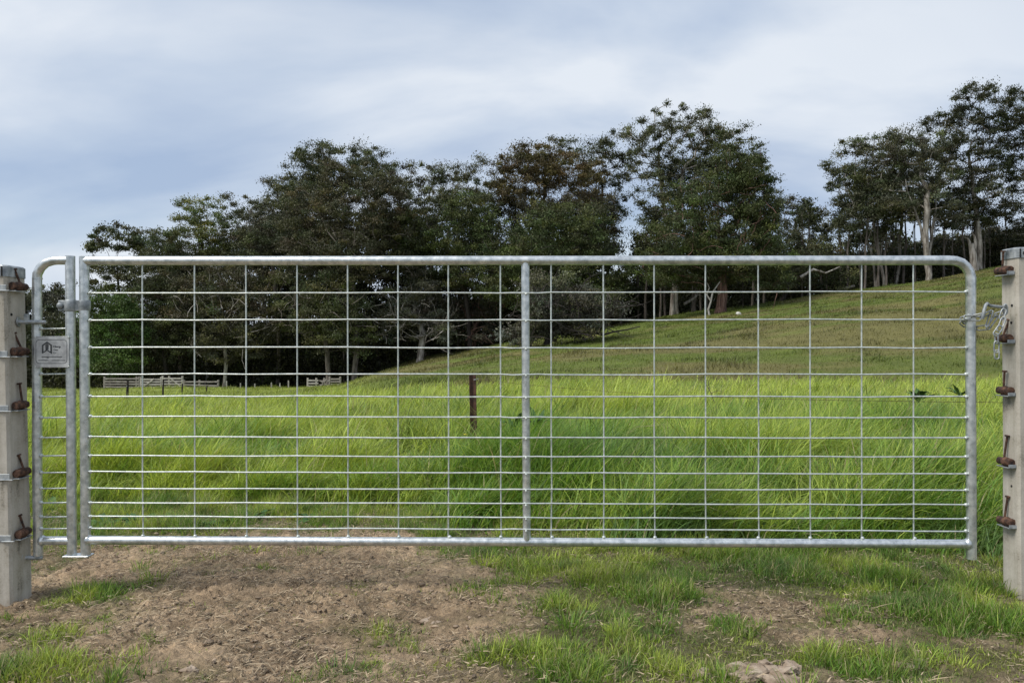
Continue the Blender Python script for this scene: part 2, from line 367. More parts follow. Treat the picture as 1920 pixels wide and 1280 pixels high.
# tall meadow
parts = []
for (d0, d1, n, wd_, ls, seg) in ((3.2, 6.0, 130000, .0080, 1.0, 4), (6.0, 11, 170000, .0115, 1.0, 3), (11, 20, 130000, .018, 1.0, 3), (20, 34, 70000, .028, 1.05, 2)):
    x, y = wedge(n, d0, d1); e = edge_long(x, y); px = 960 + F * x / y
    keep = rng.uniform(0, 1, n) < sstep(.05, .5, e) * (.35 + .65 * sstep(.3, .55, fbm(x * 2.4, y * 2.4, 2, 157))) * (1 - sstep(21.5, 26, y + 5 * (fbm(x / 1.6, y / 1.6, 3, 158) - .5)) * sstep(560, 720, px))
    x, y, e, px = x[keep], y[keep], e[keep], px[keep]; n = len(x)
    h = np.clip(.5 + 1.5 * (fbm(x / .8, y / 0.5, 3, 150) - .5), .12, .95); tuft = fbm(x * 3.2, y * 3.2, 2, 155)
    far = sstep(16, 34, y) * (1 - sstep(500, 740, px))
    L = (.10 + .42 * e * (.30 + 1.05 * h)) * (.7 + .6 * tuft) * ls * rng.uniform(.65, 1.25, n) * (1 - .5 * far)
    az = rng.normal(0.15, .85, n) + (fbm(x / .5, y / .5, 3, 160) - .5) * 4.2
    wild = rng.uniform(0, 1, n) < .30; az[wild] = rng.uniform(-3.1, 3.1, wild.sum())
    th0 = np.abs(rng.normal(.28, .18, n)); th1 = th0 + rng.uniform(.6, 1.75, n)
    c = palette(x, y, n, yellow=0.0 + .5 * sstep(5, 14, y), straw=.02)
    parts.append(blades(x, y, ground_micro(x, y) - .01, L, wd_ * rng.uniform(.6, 1.3, n), az, th0, th1, c, seg))
n = 2600; x, y = wedge(n, 4.2, 18); k = edge_long(x, y) > .6; x, y = x[k], y[k]; n = len(x)
parts.append(blades(x, y, ground_micro(x, y), rng.uniform(.3, .5, n), .004 + y * .0006, rng.normal(.2, .9, n), np.abs(rng.normal(.1, .12, n)), rng.uniform(.3, .9, n), np.array([.42, .38, .2]) * rng.uniform(.5, 1.2, (n, 1)), 3))
V, Q, T3, tn = merge(parts)
tag(link('tall_grass', mesh_np('tall_grass', V, Q, T3, tn), M['grass']), 'tall wind-bent yellow-green grass filling the paddock behind the gate', 'grass', kind='stuff')

# (seeding and dead stalks stand a little above the rest)
# short turf around the gate
parts = []
n = 460000
x, y = wedge(n, 1.75, 5.6, 1.2); e = edge_long(x, y); c_ = cover(x, y)
keep = rng.uniform(0, 1, n) < np.clip(c_ * 1.05, 0.05, 1) * (1 - .8 * e)
x, y, c_ = x[keep], y[keep], c_[keep]; n = len(x)
tl = fbm(x * 5, y * 5, 3, 170) + .25 * spots(x, y); L = rng.uniform(.012, .034, n) * (.45 + .75 * c_) * (.7 + 1.9 * sstep(.45, .75, tl)) * (1 + .8 * sstep(3.3, 4.2, y))
az = rng.uniform(-3.14, 3.14, n); th0 = np.abs(rng.normal(.35, .3, n)); th1 = th0 + rng.uniform(.2, 1.3, n)
c = palette(x * 3, y * 3, n, yellow=-.02, straw=.12)
dull = (rng.uniform(0, 1, n) < .12 + .5 * sstep(.5, .38, tl))[:, None]; c = np.where(dull, c * .45 + np.array([.15, .13, .075]) * .7, c)
parts.append(blades(x, y, ground_micro(x, y) - .004, L, rng.uniform(.0018, .0042, n), az, th0, th1, c, 3))
# tufts of longer blades
tx, ty = wedge(1500, 1.9, 5.0, 1.2); k = rng.uniform(0, 1, 1500) < cover(tx, ty) ** 1.2 * sstep(.42, .6, fbm(tx * 5, ty * 5, 3, 170) + .25 * spots(tx, ty))
tx, ty = tx[k], ty[k]; nb = 55
x = np.repeat(tx, nb) + rng.normal(0, .028, len(tx) * nb); y = np.repeat(ty, nb) + rng.normal(0, .028, len(tx) * nb); n = len(x)
az = np.arctan2(y - np.repeat(ty, nb), x - np.repeat(tx, nb)) + rng.normal(0, .5, n); sz = np.repeat(rng.uniform(.5, 1.25, len(tx)), nb)
L = rng.uniform(.025, .085, n) * sz; th0 = np.abs(rng.normal(.25, .2, n)); th1 = th0 + rng.uniform(.3, 1.3, n)
c = palette(x * 3, y * 3, n, yellow=.08, straw=.03)
parts.append(blades(x, y, ground_micro(x, y) - .004, L, rng.uniform(.0025, .0048, n), az, th0, th1, c, 3))
V, Q, T3, tn = merge(parts)
tag(link('short_grass', mesh_np('short_grass', V, Q, T3, tn), M['grass']), 'short patchy green grass growing on the trodden soil around the gate', 'grass', kind='stuff')

# pasture on the hillside and far meadow
n = 330000
x, y = wedge(n, 20, 98, 1.35, .78); px = 960 + F * x / y
keep = (y > 26) | (px > 620); x, y, px = x[keep], y[keep], px[keep]; n = len(x)
L = rng.uniform(.04, .11, n) * (.5 + fbm(x / 2, y / 2, 2, 180)) * (1 + y / 120); az = rng.normal(0, 1.4, n); th0 = np.abs(rng.normal(.5, .35, n)); th1 = th0 + rng.uniform(.2, 1.2, n)
hillm = sstep(600, 760, px)[:, None]
mixn = sstep(.42, .60, fbm(x / 9, y / 5, 5, 80, .66))[:, None]
pc = np.array([.125, .17, .030]) * (1 - mixn) + np.array([.16, .152, .052]) * mixn
mc = np.array([.26, .31, .065]) * (.8 + .4 * fbm(x / 3, y / 2, 3, 190))[:, None]
c = (pc * hillm + mc * (1 - hillm)) * rng.uniform(.7, 1.3, n)[:, None]
clm = sstep(.58, .72, fbm(x / 1.8, y / 1.2, 3, 195)); L = L * (1 + 1.5 * clm); c = c * (1 - .42 * clm[:, None]); yl = sstep(.60, .72, fbm(x / 3.5, y / 2, 3, 197))[:, None]; c = c * (1 + .45 * yl)
V, Q, T3, tn = blades(x, y, ground(x, y) - .01, L, (.012 + y * .0006) * rng.uniform(.6, 1.3, n), az, th0, th1, c, 2)
tag(link('pasture_grass', mesh_np('pasture_grass', V, Q, T3, tn), M['grass']), 'short olive and straw coloured pasture on the hillside below the trees', 'grass', kind='stuff')

# dry straw and roots on the soil; dark flakes imitate shaded pits
n = 85000
x, y = wedge(n, 1.8, 5.0, 1.3); keep = (rng.uniform(0, 1, n) > cover(x, y) * .75) & (fbm(x * 5, y * 8, 3, 207) > .4); x, y = x[keep], y[keep]; n = len(x)
L = rng.uniform(.010, .040, n) * np.where(rng.uniform(0, 1, n) < .04, 3.0, 1); az = rng.normal(0, 1.1, n)
V, Q, T3, tn = blades(x, y, ground_micro(x, y) + rng.uniform(.008, .028, n), L, rng.uniform(.0016, .0055, n), az, rng.uniform(1.1, 1.6, n), rng.uniform(1.4, 2.1, n),
                      np.array([.36, .285, .19]) * np.where(rng.uniform(0, 1, (n, 1)) < .42, rng.uniform(.15, .45, (n, 1)), rng.uniform(.55, 1.5, (n, 1))), 3)
tag(link('straw_and_pit_shade', mesh_np('straw_and_pit_shade', V, Q, T3, tn), M['straw']), 'scattered dry straw and root bits on bare soil, with dark flakes imitating shaded pits', 'straw', kind='stuff')

# soil crumbs
ico = bmesh.new(); bmesh.ops.create_icosphere(ico, subdivisions=1, radius=1)
iv = np.array([v.co for v in ico.verts]); iff = np.array([[v.index for v in f.verts] for f in ico.faces]); ico.free()
n = 48000; x, y = wedge(n, 1.8, 4.6, 1.3); keep = (rng.uniform(0, 1, n) > cover(x, y)) & (fbm(x * 4, y * 7, 3, 205) > .42); x, y = x[keep], y[keep]; n = len(x)
r = rng.gamma(1.5, .0018, n).clip(.0013, .010)
sc = r[:, None, None] * rng.uniform(.5, 1.6, (n, 1, 3)) * np.array([1.2, 1, .55]) * rng.uniform(.55, 1.3, (n, len(iv), 1)); 
V = (iv[None] * sc + np.stack([x, y, ground_micro(x, y) + r * .35 + .004], -1)[:, None]).reshape(-1, 3)
T3 = (iff[None] + (np.arange(n) * len(iv))[:, None, None]).reshape(-1, 3)
tn = np.repeat(np.array([.25, .19, .135]) * rng.uniform(.45, 1.6, (n, 1)), len(iff), 0)
tag(link('soil_crumbs', mesh_np('soil_crumbs', V, None, T3, tn), M['straw']), 'loose crumbs of brown soil scattered over the bare ground', 'soil', kind='stuff')
# ------------------------------------------------------------------ trees
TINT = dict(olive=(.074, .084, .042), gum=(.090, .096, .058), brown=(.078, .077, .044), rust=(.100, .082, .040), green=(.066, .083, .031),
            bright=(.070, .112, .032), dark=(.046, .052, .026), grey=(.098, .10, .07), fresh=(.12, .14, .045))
def crown_mesh(name, clumps, tint, nleaf, size, droop=.5, light=.25):
    nc = len(clumps); C0 = np.array([c[0] for c in clumps]); r = np.array([c[1] for c in clumps]); n = nc * nleaf
    d = rng.normal(0, 1, (n, 3)); d /= np.linalg.norm(d, axis=1)[:, None]; d[:, 2] = d[:, 2] * .62 + .12
    rad = np.repeat(r, nleaf) * np.minimum(np.abs(rng.normal(.55, .34, n)), 1.15); sk = rng.normal(0, .45, (nc, 3)); sk[:, 2] *= .6
    d = d * (1 + np.abs(np.repeat(sk, nleaf, 0))) ; c = np.repeat(C0, nleaf, 0) + d * rad[:, None]
    ax = rng.normal(0, 1, (n, 3)); ax[:, 2] -= droop * 2; ax /= np.linalg.norm(ax, axis=1)[:, None]
    w = np.cross(ax, rng.normal(0, 1, (n, 3))); w /= np.linalg.norm(w, axis=1)[:, None]
    L = (size * rng.uniform(.55, 1.35, n))[:, None]; Wd = L * .42
    V = np.stack([c - ax * L * .5, c + w * Wd * .5, c + ax * L * .5, c - w * Wd * .5], 1).reshape(-1, 3)
    ctint = rng.uniform(.72, 1.32, (nc, 1)) * (1 + rng.normal(0, .07, (nc, 3)))
    hi = rng.uniform(0, 1, nc) < light
    ctint[hi] *= np.array([1.35, 1.3, 1.0])
    col = np.array(tint) * np.repeat(ctint, nleaf, 0) * rng.uniform(.6, 1.4, (n, 1))
    return V, np.arange(n * 4).reshape(n, 4), col
def tree(label, px, d, lobes, tint='olive', dens=1.0, bark='bark_mid', trunks=1, tr=.38, twigs=0, cr=.8, nleaf=175, size=.26, cat='tree', group=None, name='gum_tree', lean=0, fork=.42, light=.25, base_z=None):
    bx = (px - 960) / F * d; bz = gz(bx, d); loc = Vector((bx, d, bz))
    cl = []; lo = []
    for (lx, ly, rx, ry) in lobes:
        dd = d + random.uniform(-1.8, 1.8); cc = P(lx, ly, dd); Rx = rx * 1.1 / F * dd; Rz = ry * 1.12 / F * dd; Ry = min(Rx, 6) * .9; lo.append(cc)
        k = max(3, int(dens * 23 * (Rx * Rz) ** .95 / 6.5 / cr ** 1.6))
        for _ in range(k):
            v = Vector((random.gauss(0, 1), random.gauss(0, 1), random.gauss(0, 1))).normalized(); m = random.uniform(.15, 1) ** .5
            m *= random.choice((1, 1, 1, 1.18)); cl.append((cc + Vector((v.x * Rx * m, v.y * Ry * m, v.z * Rz * m)), random.uniform(.5, 1.5) * cr))
    cl = [c for c in cl if c[0].z > gz(c[0].x, c[0].y) + .4]
    root = thing(name, loc, label, cat, group)
    top = max(c[0].z for c in cl); H = top - bz; ctr = sum((c[0] for c in cl), Vector()) / len(cl)
    nodes = []; par = []                      # skeleton
    for tn_ in range(trunks):
        ang = random.uniform(0, 6.28); off = Vector((math.cos(ang), math.sin(ang) * .5, 0)) * (0 if trunks == 1 else random.uniform(.3, .8))
        tgt = Vector((ctr.x + (0 if trunks == 1 else (tn_ - (trunks - 1) / 2) * 2.6) + random.uniform(-.7, .7), ctr.y + random.uniform(-1, 1), bz + H * random.uniform(.62, .78)))
        p0 = loc + off - Vector((0, 0, .5)); prev = -1; K = 9
        for i in range(K + 1):
            u = i / K; p = p0.lerp(tgt, u); p.x = p0.x + (tgt.x - p0.x) * u ** 1.5 + math.sin(u * 5 + tn_ * 2) * .25; 
            p += Vector((random.uniform(-.15, .15), random.uniform(-.15, .15), 0)) * (u > 0)
            nodes.append(p); par.append(prev); prev = len(nodes) - 1
    ntr = len(nodes); fz = bz + H * fork * .55
    for (c, r_) in sorted(cl, key=lambda q: (q[0] - ctr).length):
        best = None; bs = 1e9
        for i, nd in enumerate(nodes):
            if nd.z < fz and i < ntr: continue
            dv = c - nd; s = dv.length + (max(0, nd.z - c.z + .5)) * 1.2
            if s < bs: bs = s; best = i
        if best is None: best = ntr - 1
        a = nodes[best]; dv = c - a; seg = max(1, min(4, int(dv.length / 1.3))); prev = best
        for k in range(1, seg + 1):
            u = k / seg; p = a + dv * u; p.z += math.sin(u * math.pi) * dv.length * .07
            if k < seg: p += Vector([random.uniform(-.28, .28) for _ in range(3)])
            nodes.append(p); par.append(prev); prev = len(nodes) - 1
    m = np.zeros(len(nodes)); ch = [0] * len(nodes)
    for i in range(len(nodes) - 1, -1, -1):
        if ch[i] == 0: m[i] = 1
        if par[i] >= 0: m[par[i]] += m[i]; ch[par[i]] += 1
    tr = tr * (.72 if trunks == 1 else .52); rad = np.maximum(tr * (m / m[0]) ** (.62 if bark == 'bark_pale' else .72), .05 if bark == 'bark_pale' else .034)
    for tn_ in range(trunks):
        rad[tn_ * 10] = tr * 1.5; rad[tn_ * 10 + 1] = max(rad[tn_ * 10 + 1], tr * .95)
        for i_ in range(2, 9): rad[tn_ * 10 + i_] = max(rad[tn_ * 10 + i_], tr * (1 - i_ * .085))
    kids = {}
    for i, p in enumerate(par):
        if p >= 0: kids.setdefault(p, []).append(i)
    mb = MB()
    def walk(i, start):
        chain = [] if start is None else [start]
        rr = [] if start is None else [min(rad[start], rad[i] * 1.15)]
        while True:
            chain.append(i); rr.append(rad[i]); ks = kids.get(i, [])
            if not ks: break
            ks = sorted(ks, key=lambda k: -m[k])
            for k in ks[1:]: walk(k, i)
            i = ks[0]
        if len(chain) > 1: mb.tube([nodes[k] for k in chain], [float(x) for x in rr], 7 if rr[0] > .15 else 4, False)
    for tn_ in range(trunks): walk(tn_ * 10, None)
    for k in range(twigs):                   # bare grey twigs standing out of the foliage
        c = random.choice([q_ for q_ in cl if q_[0].z < bz + H * .72] or cl)[0]; p = c + Vector([random.uniform(-1.2, 1.2), random.uniform(-1.6, -.2), random.uniform(-1, 1)]); pts = [p]
        dirv = Vector([random.uniform(-1, 1), random.uniform(-.4, .2), random.uniform(-.3, 1)]).normalized()
        for s_ in range(4): dirv = (dirv + Vector([random.uniform(-.5, .5) for _ in range(3)])).normalized(); p = p + dirv * random.uniform(.35, .8); pts.append(p)
        mb.tube(pts, [.05, .045, .035, .028, .018], 3, False)
    trk = mb.build('trunk', M[bark], root)
    V, Q, col = crown_mesh('crown', cl, TINT[tint], nleaf, size, light=light)
    link('crown', mesh_np('crown', V, Q, None, col), M['leaf'], root)
    return root

tree('small far-off tree in the gap between the left concrete post and the narrow gate panel', 78, 125, [(95, 562, 34, 24), (52, 590, 30, 36), (20, 575, 40, 34), (110, 600, 26, 30), (70, 640, 50, 40)], 'gum', 1.0, size=.4)
tree('round umbrella-crowned gum at the left end of the treeline, sky under its crown', 228, 104, [(228, 447, 48, 24), (190, 466, 26, 16), (268, 466, 28, 18), (205, 500, 30, 16), (245, 515, 42, 20), (190, 535, 26, 18), (270, 550, 40, 22)], 'olive', .85, 'bark_dark', tr=.28, fork=.3, size=.34, light=.45)
tree('bright green leafy tree low behind the hinge end of the gate', 205, 92, [(200, 590, 44, 34), (188, 650, 46, 44), (240, 610, 38, 44), (225, 670, 44, 30), (215, 565, 34, 18)], 'bright', 1.25, 'bark_mid', tr=.2, name='broadleaf_tree')
tree('pale-green gum with open top, second tall crown from the left', 385, 100, [(375, 388, 40, 22), (345, 420, 34, 28), (405, 425, 36, 34), (370, 460, 48, 30), (330, 500, 40, 34), (420, 480, 36, 30)], 'fresh', .7, 'bark_pale', tr=.3, light=.3)
tree('dark olive tree between the round umbrella gum and the pale-green gum', 305, 96, [(305, 455, 34, 22), (290, 510, 50, 40), (300, 570, 60, 44), (290, 630, 56, 50), (340, 600, 50, 60)], 'olive', 1.15, 'bark_dark', twigs=20)
tree('open airy gum just left of the biggest domed crown on the left side', 492, 102, [(505, 362, 40, 30), (457, 388, 32, 24), (480, 425, 54, 38), (528, 420, 40, 50), (440, 445, 34, 30), (540, 350, 30, 24)], 'gum', .62, 'bark_mid', tr=.3)
tree('dense brown-olive tree behind the timber stockyard', 420, 94, [(432, 530, 66, 44), (400, 590, 60, 50), (470, 600, 54, 54), (420, 650, 60, 36), (350, 560, 40, 50)], 'brown', 1.2, 'bark_pale', twigs=70, tr=.34)
tree('big domed gum, highest crown in the left half of the treeline', 612, 101, [(625, 292, 66, 26), (572, 318, 36, 34), (690, 305, 36, 30), (720, 330, 26, 26), (640, 335, 70, 32), (560, 372, 40, 36), (600, 370, 60, 40)], 'olive', .85, 'bark_dark', tr=.45, twigs=10)
tree('massive dense brown-green tree filling the middle of the left treeline', 665, 93, [(600, 395, 62, 46), (672, 385, 76, 64), (735, 380, 40, 48), (590, 460, 68, 50), (665, 470, 90, 55), (745, 455, 50, 56), (640, 330, 40, 24)], 'brown', 1.35, 'bark_mid', tr=.5, twigs=60)
tree('tree with mustard-green foliage patches behind the small timber pen', 612, 92, [(560, 535, 56, 40), (630, 545, 60, 40), (585, 600, 60, 44), (650, 620, 58, 44), (620, 580, 60, 50)], 'olive', 1.15, 'bark_mid', tr=.42, twigs=50, light=.5)
tree('open see-through gum right of the massive dense tree, twiggy top', 800, 103, [(790, 325, 44, 22), (850, 320, 44, 22), (895, 303, 18, 12), (760, 352, 30, 28), (820, 360, 50, 26), (880, 350, 36, 30), (770, 400, 40, 40), (840, 405, 50, 40)], 'gum', .6, 'bark_mid', tr=.34, fork=.5)
tree('dark green tree in front of the see-through gum', 880, 95, [(875, 400, 46, 36), (850, 455, 60, 46), (930, 450, 46, 44), (890, 510, 66, 44), (800, 490, 50, 46), (780, 445, 40, 40)], 'green', 1.1, 'bark_dark', tr=.4, twigs=20)
tree('grey-twigged tree on a stout pale trunk at the slope foot, left of the centre stay', 788, 93, [(780, 585, 46, 26), (752, 556, 38, 26), (820, 592, 36, 32), (740, 610, 34, 30), (790, 540, 40, 28), (830, 630, 26, 20)], 'grey', .95, 'bark_pale', tr=.62, twigs=130, name='paperbark_tree', fork=.5)
tree('small grey-leaved tree with twin trunks under the dark green tree', 893, 97, [(895, 595, 36, 26), (930, 560, 36, 30), (870, 570, 30, 34), (905, 628, 34, 14)], 'grey', .9, 'bark_red', trunks=2, tr=.34, twigs=60, name='paperbark_tree')
tree('rusty-brown crowned tree above the centre of the gate', 1015, 99, [(995, 312, 56, 30), (1050, 318, 56, 36), (960, 345, 44, 40), (1040, 370, 78, 44), (1105, 350, 40, 40), (1000, 290, 40, 18)], 'rust', 1.15, 'bark_mid', tr=.42, twigs=25, light=.3)
tree('narrow open gum between the rusty-brown tree and the tallest middle gum', 1138, 105, [(1152, 268, 34, 26), (1095, 278, 42, 18), (1045, 274, 26, 14), (1168, 310, 26, 30), (1120, 320, 40, 36), (1150, 370, 28, 40), (1130, 420, 30, 40)], 'olive', .75, 'bark_dark', tr=.32, fork=.5)
tree('deep green bushy tree directly above the centre stay of the gate', 1050, 90, [(1040, 430, 80, 42), (1105, 450, 50, 46), (990, 480, 74, 52), (1075, 510, 80, 48), (1120, 545, 60, 40), (960, 540, 50, 40)], 'green', 1.25, 'bark_dark', tr=.45, twigs=25)
tree('near grey-green spreading tree with twisted leaning trunk right of the centre stay', 1020, 62, [(1065, 580, 74, 30), (1010, 590, 44, 44), (1100, 615, 50, 20), (1035, 545, 66, 30), (1130, 575, 40, 24), (975, 630, 30, 26), (1000, 650, 34, 18), (1050, 640, 30, 14)], 'grey', 1.3, 'bark_dark', tr=.36, twigs=170, name='paperbark_tree', cr=.72, size=.24, fork=.3)
tree('tallest gum of the middle group, pale limbs in an open crown', 1268, 98, [(1248, 222, 44, 22), (1322, 228, 34, 22), (1208, 255, 34, 26), (1200, 300, 32, 34), (1270, 270, 54, 34), (1340, 268, 36, 30), (1285, 330, 60, 42), (1378, 255, 30, 22), (1230, 375, 40, 46), (1215, 430, 30, 30)], 'olive', .72, 'bark_pale', tr=.55, trunks=2, fork=.5)
tree('broad dark green fig on a thick red-brown trunk beside a dead white branch', 1350, 88, [(1380, 300, 44, 32), (1405, 335, 42, 30), (1330, 385, 72, 50), (1425, 395, 36, 40), (1400, 440, 66, 46), (1285, 445, 74, 44), (1360, 490, 92, 40), (1230, 495, 46, 36), (1440, 500, 40, 36), (1290, 520, 70, 22), (1400, 350, 50, 50)], 'green', 1.3, 'bark_red', tr=.85, twigs=45, name='fig_tree', fork=.4)
tree('low open-crowned gum in the dip right of the big fig', 1512, 106, [(1490, 385, 38, 20), (1450, 378, 24, 18), (1528, 400, 26, 22), (1490, 425, 44, 26), (1540, 440, 22, 22)], 'gum', .65, 'bark_dark', tr=.26, fork=.5)
tree('dark thicket tree with a black trunk under the open-crowned gum', 1466, 97, [(1470, 455, 50, 30), (1490, 495, 60, 34), (1530, 480, 36, 36), (1450, 525, 44, 22), (1560, 510, 40, 26)], 'olive', 1.15, 'bark_dark', tr=.42, twigs=20)
tree('gum with drooping left limb at the left edge of the right-hand group', 1645, 100, [(1602, 278, 38, 15), (1562, 312, 18, 14), (1556, 348, 14, 10), (1590, 335, 34, 22), (1650, 268, 50, 22), (1640, 320, 60, 36), (1612, 385, 44, 40), (1660, 400, 50, 50), (1590, 420, 30, 24)], 'olive', .9, 'bark_pale', trunks=3, tr=.3, fork=.5)
tree('gum on a cluster of tall pale trunks standing at the edge of the hill pasture', 1738, 96, [(1690, 268, 36, 20), (1735, 270, 36, 22), (1700, 320, 44, 36), (1755, 325, 36, 40), (1690, 375, 40, 32), (1745, 385, 46, 28), (1790, 400, 26, 24)], 'gum', .75, 'bark_pale', trunks=3, tr=.30, fork=.75)
tree('highest tree of all, open dark-leaved gum near the right concrete post', 1836, 98, [(1830, 172, 38, 16), (1866, 182, 30, 18), (1790, 208, 26, 16), (1752, 232, 22, 15), (1820, 225, 46, 24), (1880, 232, 26, 22), (1786, 258, 30, 20), (1840, 275, 44, 26), (1800, 310, 40, 24), (1860, 325, 36, 24), (1835, 365, 46, 28), (1835, 405, 40, 28), (1770, 285, 26, 20)], 'dark', .95, 'bark_pale', tr=.45, fork=.35)
tree('tall gum cut by the right edge of the photograph', 1935, 100, [(1912, 188, 30, 16), (1905, 225, 30, 24), (1930, 260, 46, 30), (1950, 200, 40, 30), (1898, 300, 22, 20), (1930, 340, 40, 30), (1905, 395, 26, 20), (1980, 290, 50, 50), (1930, 440, 50, 30)], 'dark', .9, 'bark_pale', tr=.42)
tree('low tree behind the broken pale stump at the right end of the treeline', 1880, 108, [(1880, 445, 40, 24), (1830, 455, 36, 26), (1925, 460, 40, 26), (1850, 490, 50, 18)], 'brown', 1.0, 'bark_mid', tr=.3, twigs=20)
tree('rounded olive tree filling the skyline between the umbrella gum and the pale-green gum', 335, 99, [(318, 475, 26, 20), (350, 485, 46, 32), (395, 500, 46, 34), (300, 500, 36, 30)], 'olive', 1.0, 'bark_mid', tr=.3, light=.35)
tree('grey-olive gum shouldering up to the big domed gum from its left', 520, 99, [(540, 400, 44, 44), (500, 440, 50, 40), (550, 460, 46, 44), (470, 470, 46, 36)], 'gum', 1.0, 'bark_mid', tr=.34)
tree('olive tree closing the skyline right of the massive dense tree', 838, 100, [(820, 385, 60, 36), (890, 395, 50, 40), (930, 380, 36, 44), (770, 430, 44, 40)], 'olive', .85, 'bark_mid', tr=.34)
tree('brown-olive tree below the rusty-brown crown', 1080, 97, [(1060, 400, 70, 34), (1120, 410, 40, 44), (990, 410, 60, 34)], 'brown', 1.0, 'bark_mid', tr=.34, twigs=15)
tree('olive crown standing behind the left shoulder of the big fig', 1300, 100, [(1300, 330, 60, 40), (1280, 390, 56, 44), (1340, 300, 46, 30), (1370, 360, 50, 40)], 'olive', .95, 'bark_mid', tr=.34)
tree('olive gum crown filling the middle of the right-hand group', 1680, 103, [(1650, 320, 56, 36), (1700, 360, 60, 40), (1630, 370, 50, 40), (1720, 300, 46, 30), (1780, 360, 40, 44)], 'olive', .85, 'bark_pale', tr=.3)
# trees beyond both ends of the frame
for (px_, top_, d_) in ((-110, 480, 104), (-230, 440, 110), (2080, 240, 104), (2200, 200, 108)):
    tree('gum beyond the %s end of the framed treeline, %s of two' % ('left' if px_ < 0 else 'right', 'nearer' if px_ in (-110, 2080) else 'farther'), px_, d_, [(px_, top_ + 30, 60, 36), (px_ - 30, top_ + 110, 70, 60), (px_ + 40, top_ + 160, 60, 60)], 'olive', 1.0, 'bark_mid', group='gums beyond the frame at the %s' % ('left' if px_ < 0 else 'right'))
# dim back row
k = 0
for px_ in np.linspace(130, 1930, 30):
    d_ = random.uniform(109, 122); zz = P(px_, 0, d_)
    top_ = np.interp(px_, [130, 300, 420, 560, 760, 900, 1080, 1150, 1190, 1240, 1420, 1500, 1570, 1640, 1930], [600, 540, 455, 400, 420, 430, 400, 420, 500, 430, 430, 470, 470, 420, 450]) + random.uniform(0, 22)
    base_ = 640 + F * (CZ - gz((px_ - 960) / F * d_, d_)) / d_; lb = []
    y_ = top_ + 24
    if top_ > base_ - 50: top_ = base_ - 50; y_ = top_ + 24
    while y_ < base_ - 10: lb.append((px_ + random.uniform(-22, 22), y_, random.uniform(38, 52), 34)); y_ += 44
    side = 'left' if px_ < 700 else ('middle' if px_ < 1300 else 'right')
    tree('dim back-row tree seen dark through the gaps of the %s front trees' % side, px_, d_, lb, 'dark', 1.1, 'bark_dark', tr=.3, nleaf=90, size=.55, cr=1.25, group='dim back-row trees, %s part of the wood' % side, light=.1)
# undergrowth: one dark mass nobody could count
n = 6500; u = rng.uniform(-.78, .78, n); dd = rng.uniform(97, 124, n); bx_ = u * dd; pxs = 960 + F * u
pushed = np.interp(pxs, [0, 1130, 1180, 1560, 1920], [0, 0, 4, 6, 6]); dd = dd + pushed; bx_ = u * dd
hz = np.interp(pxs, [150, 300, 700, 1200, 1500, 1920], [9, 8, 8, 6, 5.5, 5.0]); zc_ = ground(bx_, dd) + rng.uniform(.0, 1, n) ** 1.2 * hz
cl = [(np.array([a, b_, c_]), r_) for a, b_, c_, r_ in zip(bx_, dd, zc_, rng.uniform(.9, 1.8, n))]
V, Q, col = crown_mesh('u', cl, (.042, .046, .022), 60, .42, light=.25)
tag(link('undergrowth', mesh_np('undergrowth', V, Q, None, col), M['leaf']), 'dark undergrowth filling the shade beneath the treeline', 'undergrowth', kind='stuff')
# thin straight trunks in the shade
proto = thing('slender_trunk', (0, 0, 0), 'thin straight trunk in the dark wood along the top of the hill pasture', 'tree', 'thin straight trunks inside the wood')
mb = MB(); mb.tube([(0, 0, -.5), (.05, 0, 3), (-.1, 0, 6), (.15, .1, 9), (.1, 0, 12)], [.17, .14, .12, .09, .05], 6, False)
mb.tube([(-.1, 0, 6), (.7, .2, 8.4), (1.1, .1, 10)], [.07, .05, .03], 4, False); mb.tube([(.05, 0, 4.5), (-.8, .1, 7), (-1, 0, 9)], [.06, .045, .03], 4, False)
tk = mb.build('trunk', M['bark_mid'], proto); tk.location = (0, 0, 0)
cl = [(np.array([random.uniform(-1.5, 1.5), random.uniform(-1, 1), random.uniform(9, 13)]), random.uniform(.7, 1.1)) for _ in range(16)]
V, Q, col = crown_mesh('crown', cl, TINT['dark'], 50, .4); tcw = link('crown', mesh_np('crown', V, Q, None, col), M['leaf'], proto); tcw.location = (0, 0, 0)
first = True
for px_ in list(np.linspace(1500, 1880, 22)) + [1165, 1195, 1212, 1232, 1250, 1300, 1312, 1325, 1395, 1410, 1430, 640, 705, 860, 840, 930, 250, 330, 480]:
    px_ = px_ + random.uniform(-7, 7); d_ = random.uniform(97.5, 104)
    if first: r_, kids_ = proto, []; first = False
    else:
        r_ = proto.copy(); C.objects.link(r_)
        for c_ in (tk, tcw): q_ = c_.copy(); C.objects.link(q_); q_.parent = r_
    x_ = (px_ - 960) / F * d_; r_.location = (x_, d_, gz(x_, d_)); r_.rotation_euler = (0, random.uniform(-.06, .06), random.uniform(0, 6.28)); s_ = random.uniform(.6, 1.15); wh = 'left of the big fig' if px_ < 1150 else ('around the big fig' if px_ < 1460 else 'behind the tall pale trunks at the right'); r_['label'] = 'thin straight trunk in the dark wood ' + wh; r_['group'] = 'thin straight trunks ' + wh; r_.scale = (s_, s_, random.uniform(.6, 1.1))

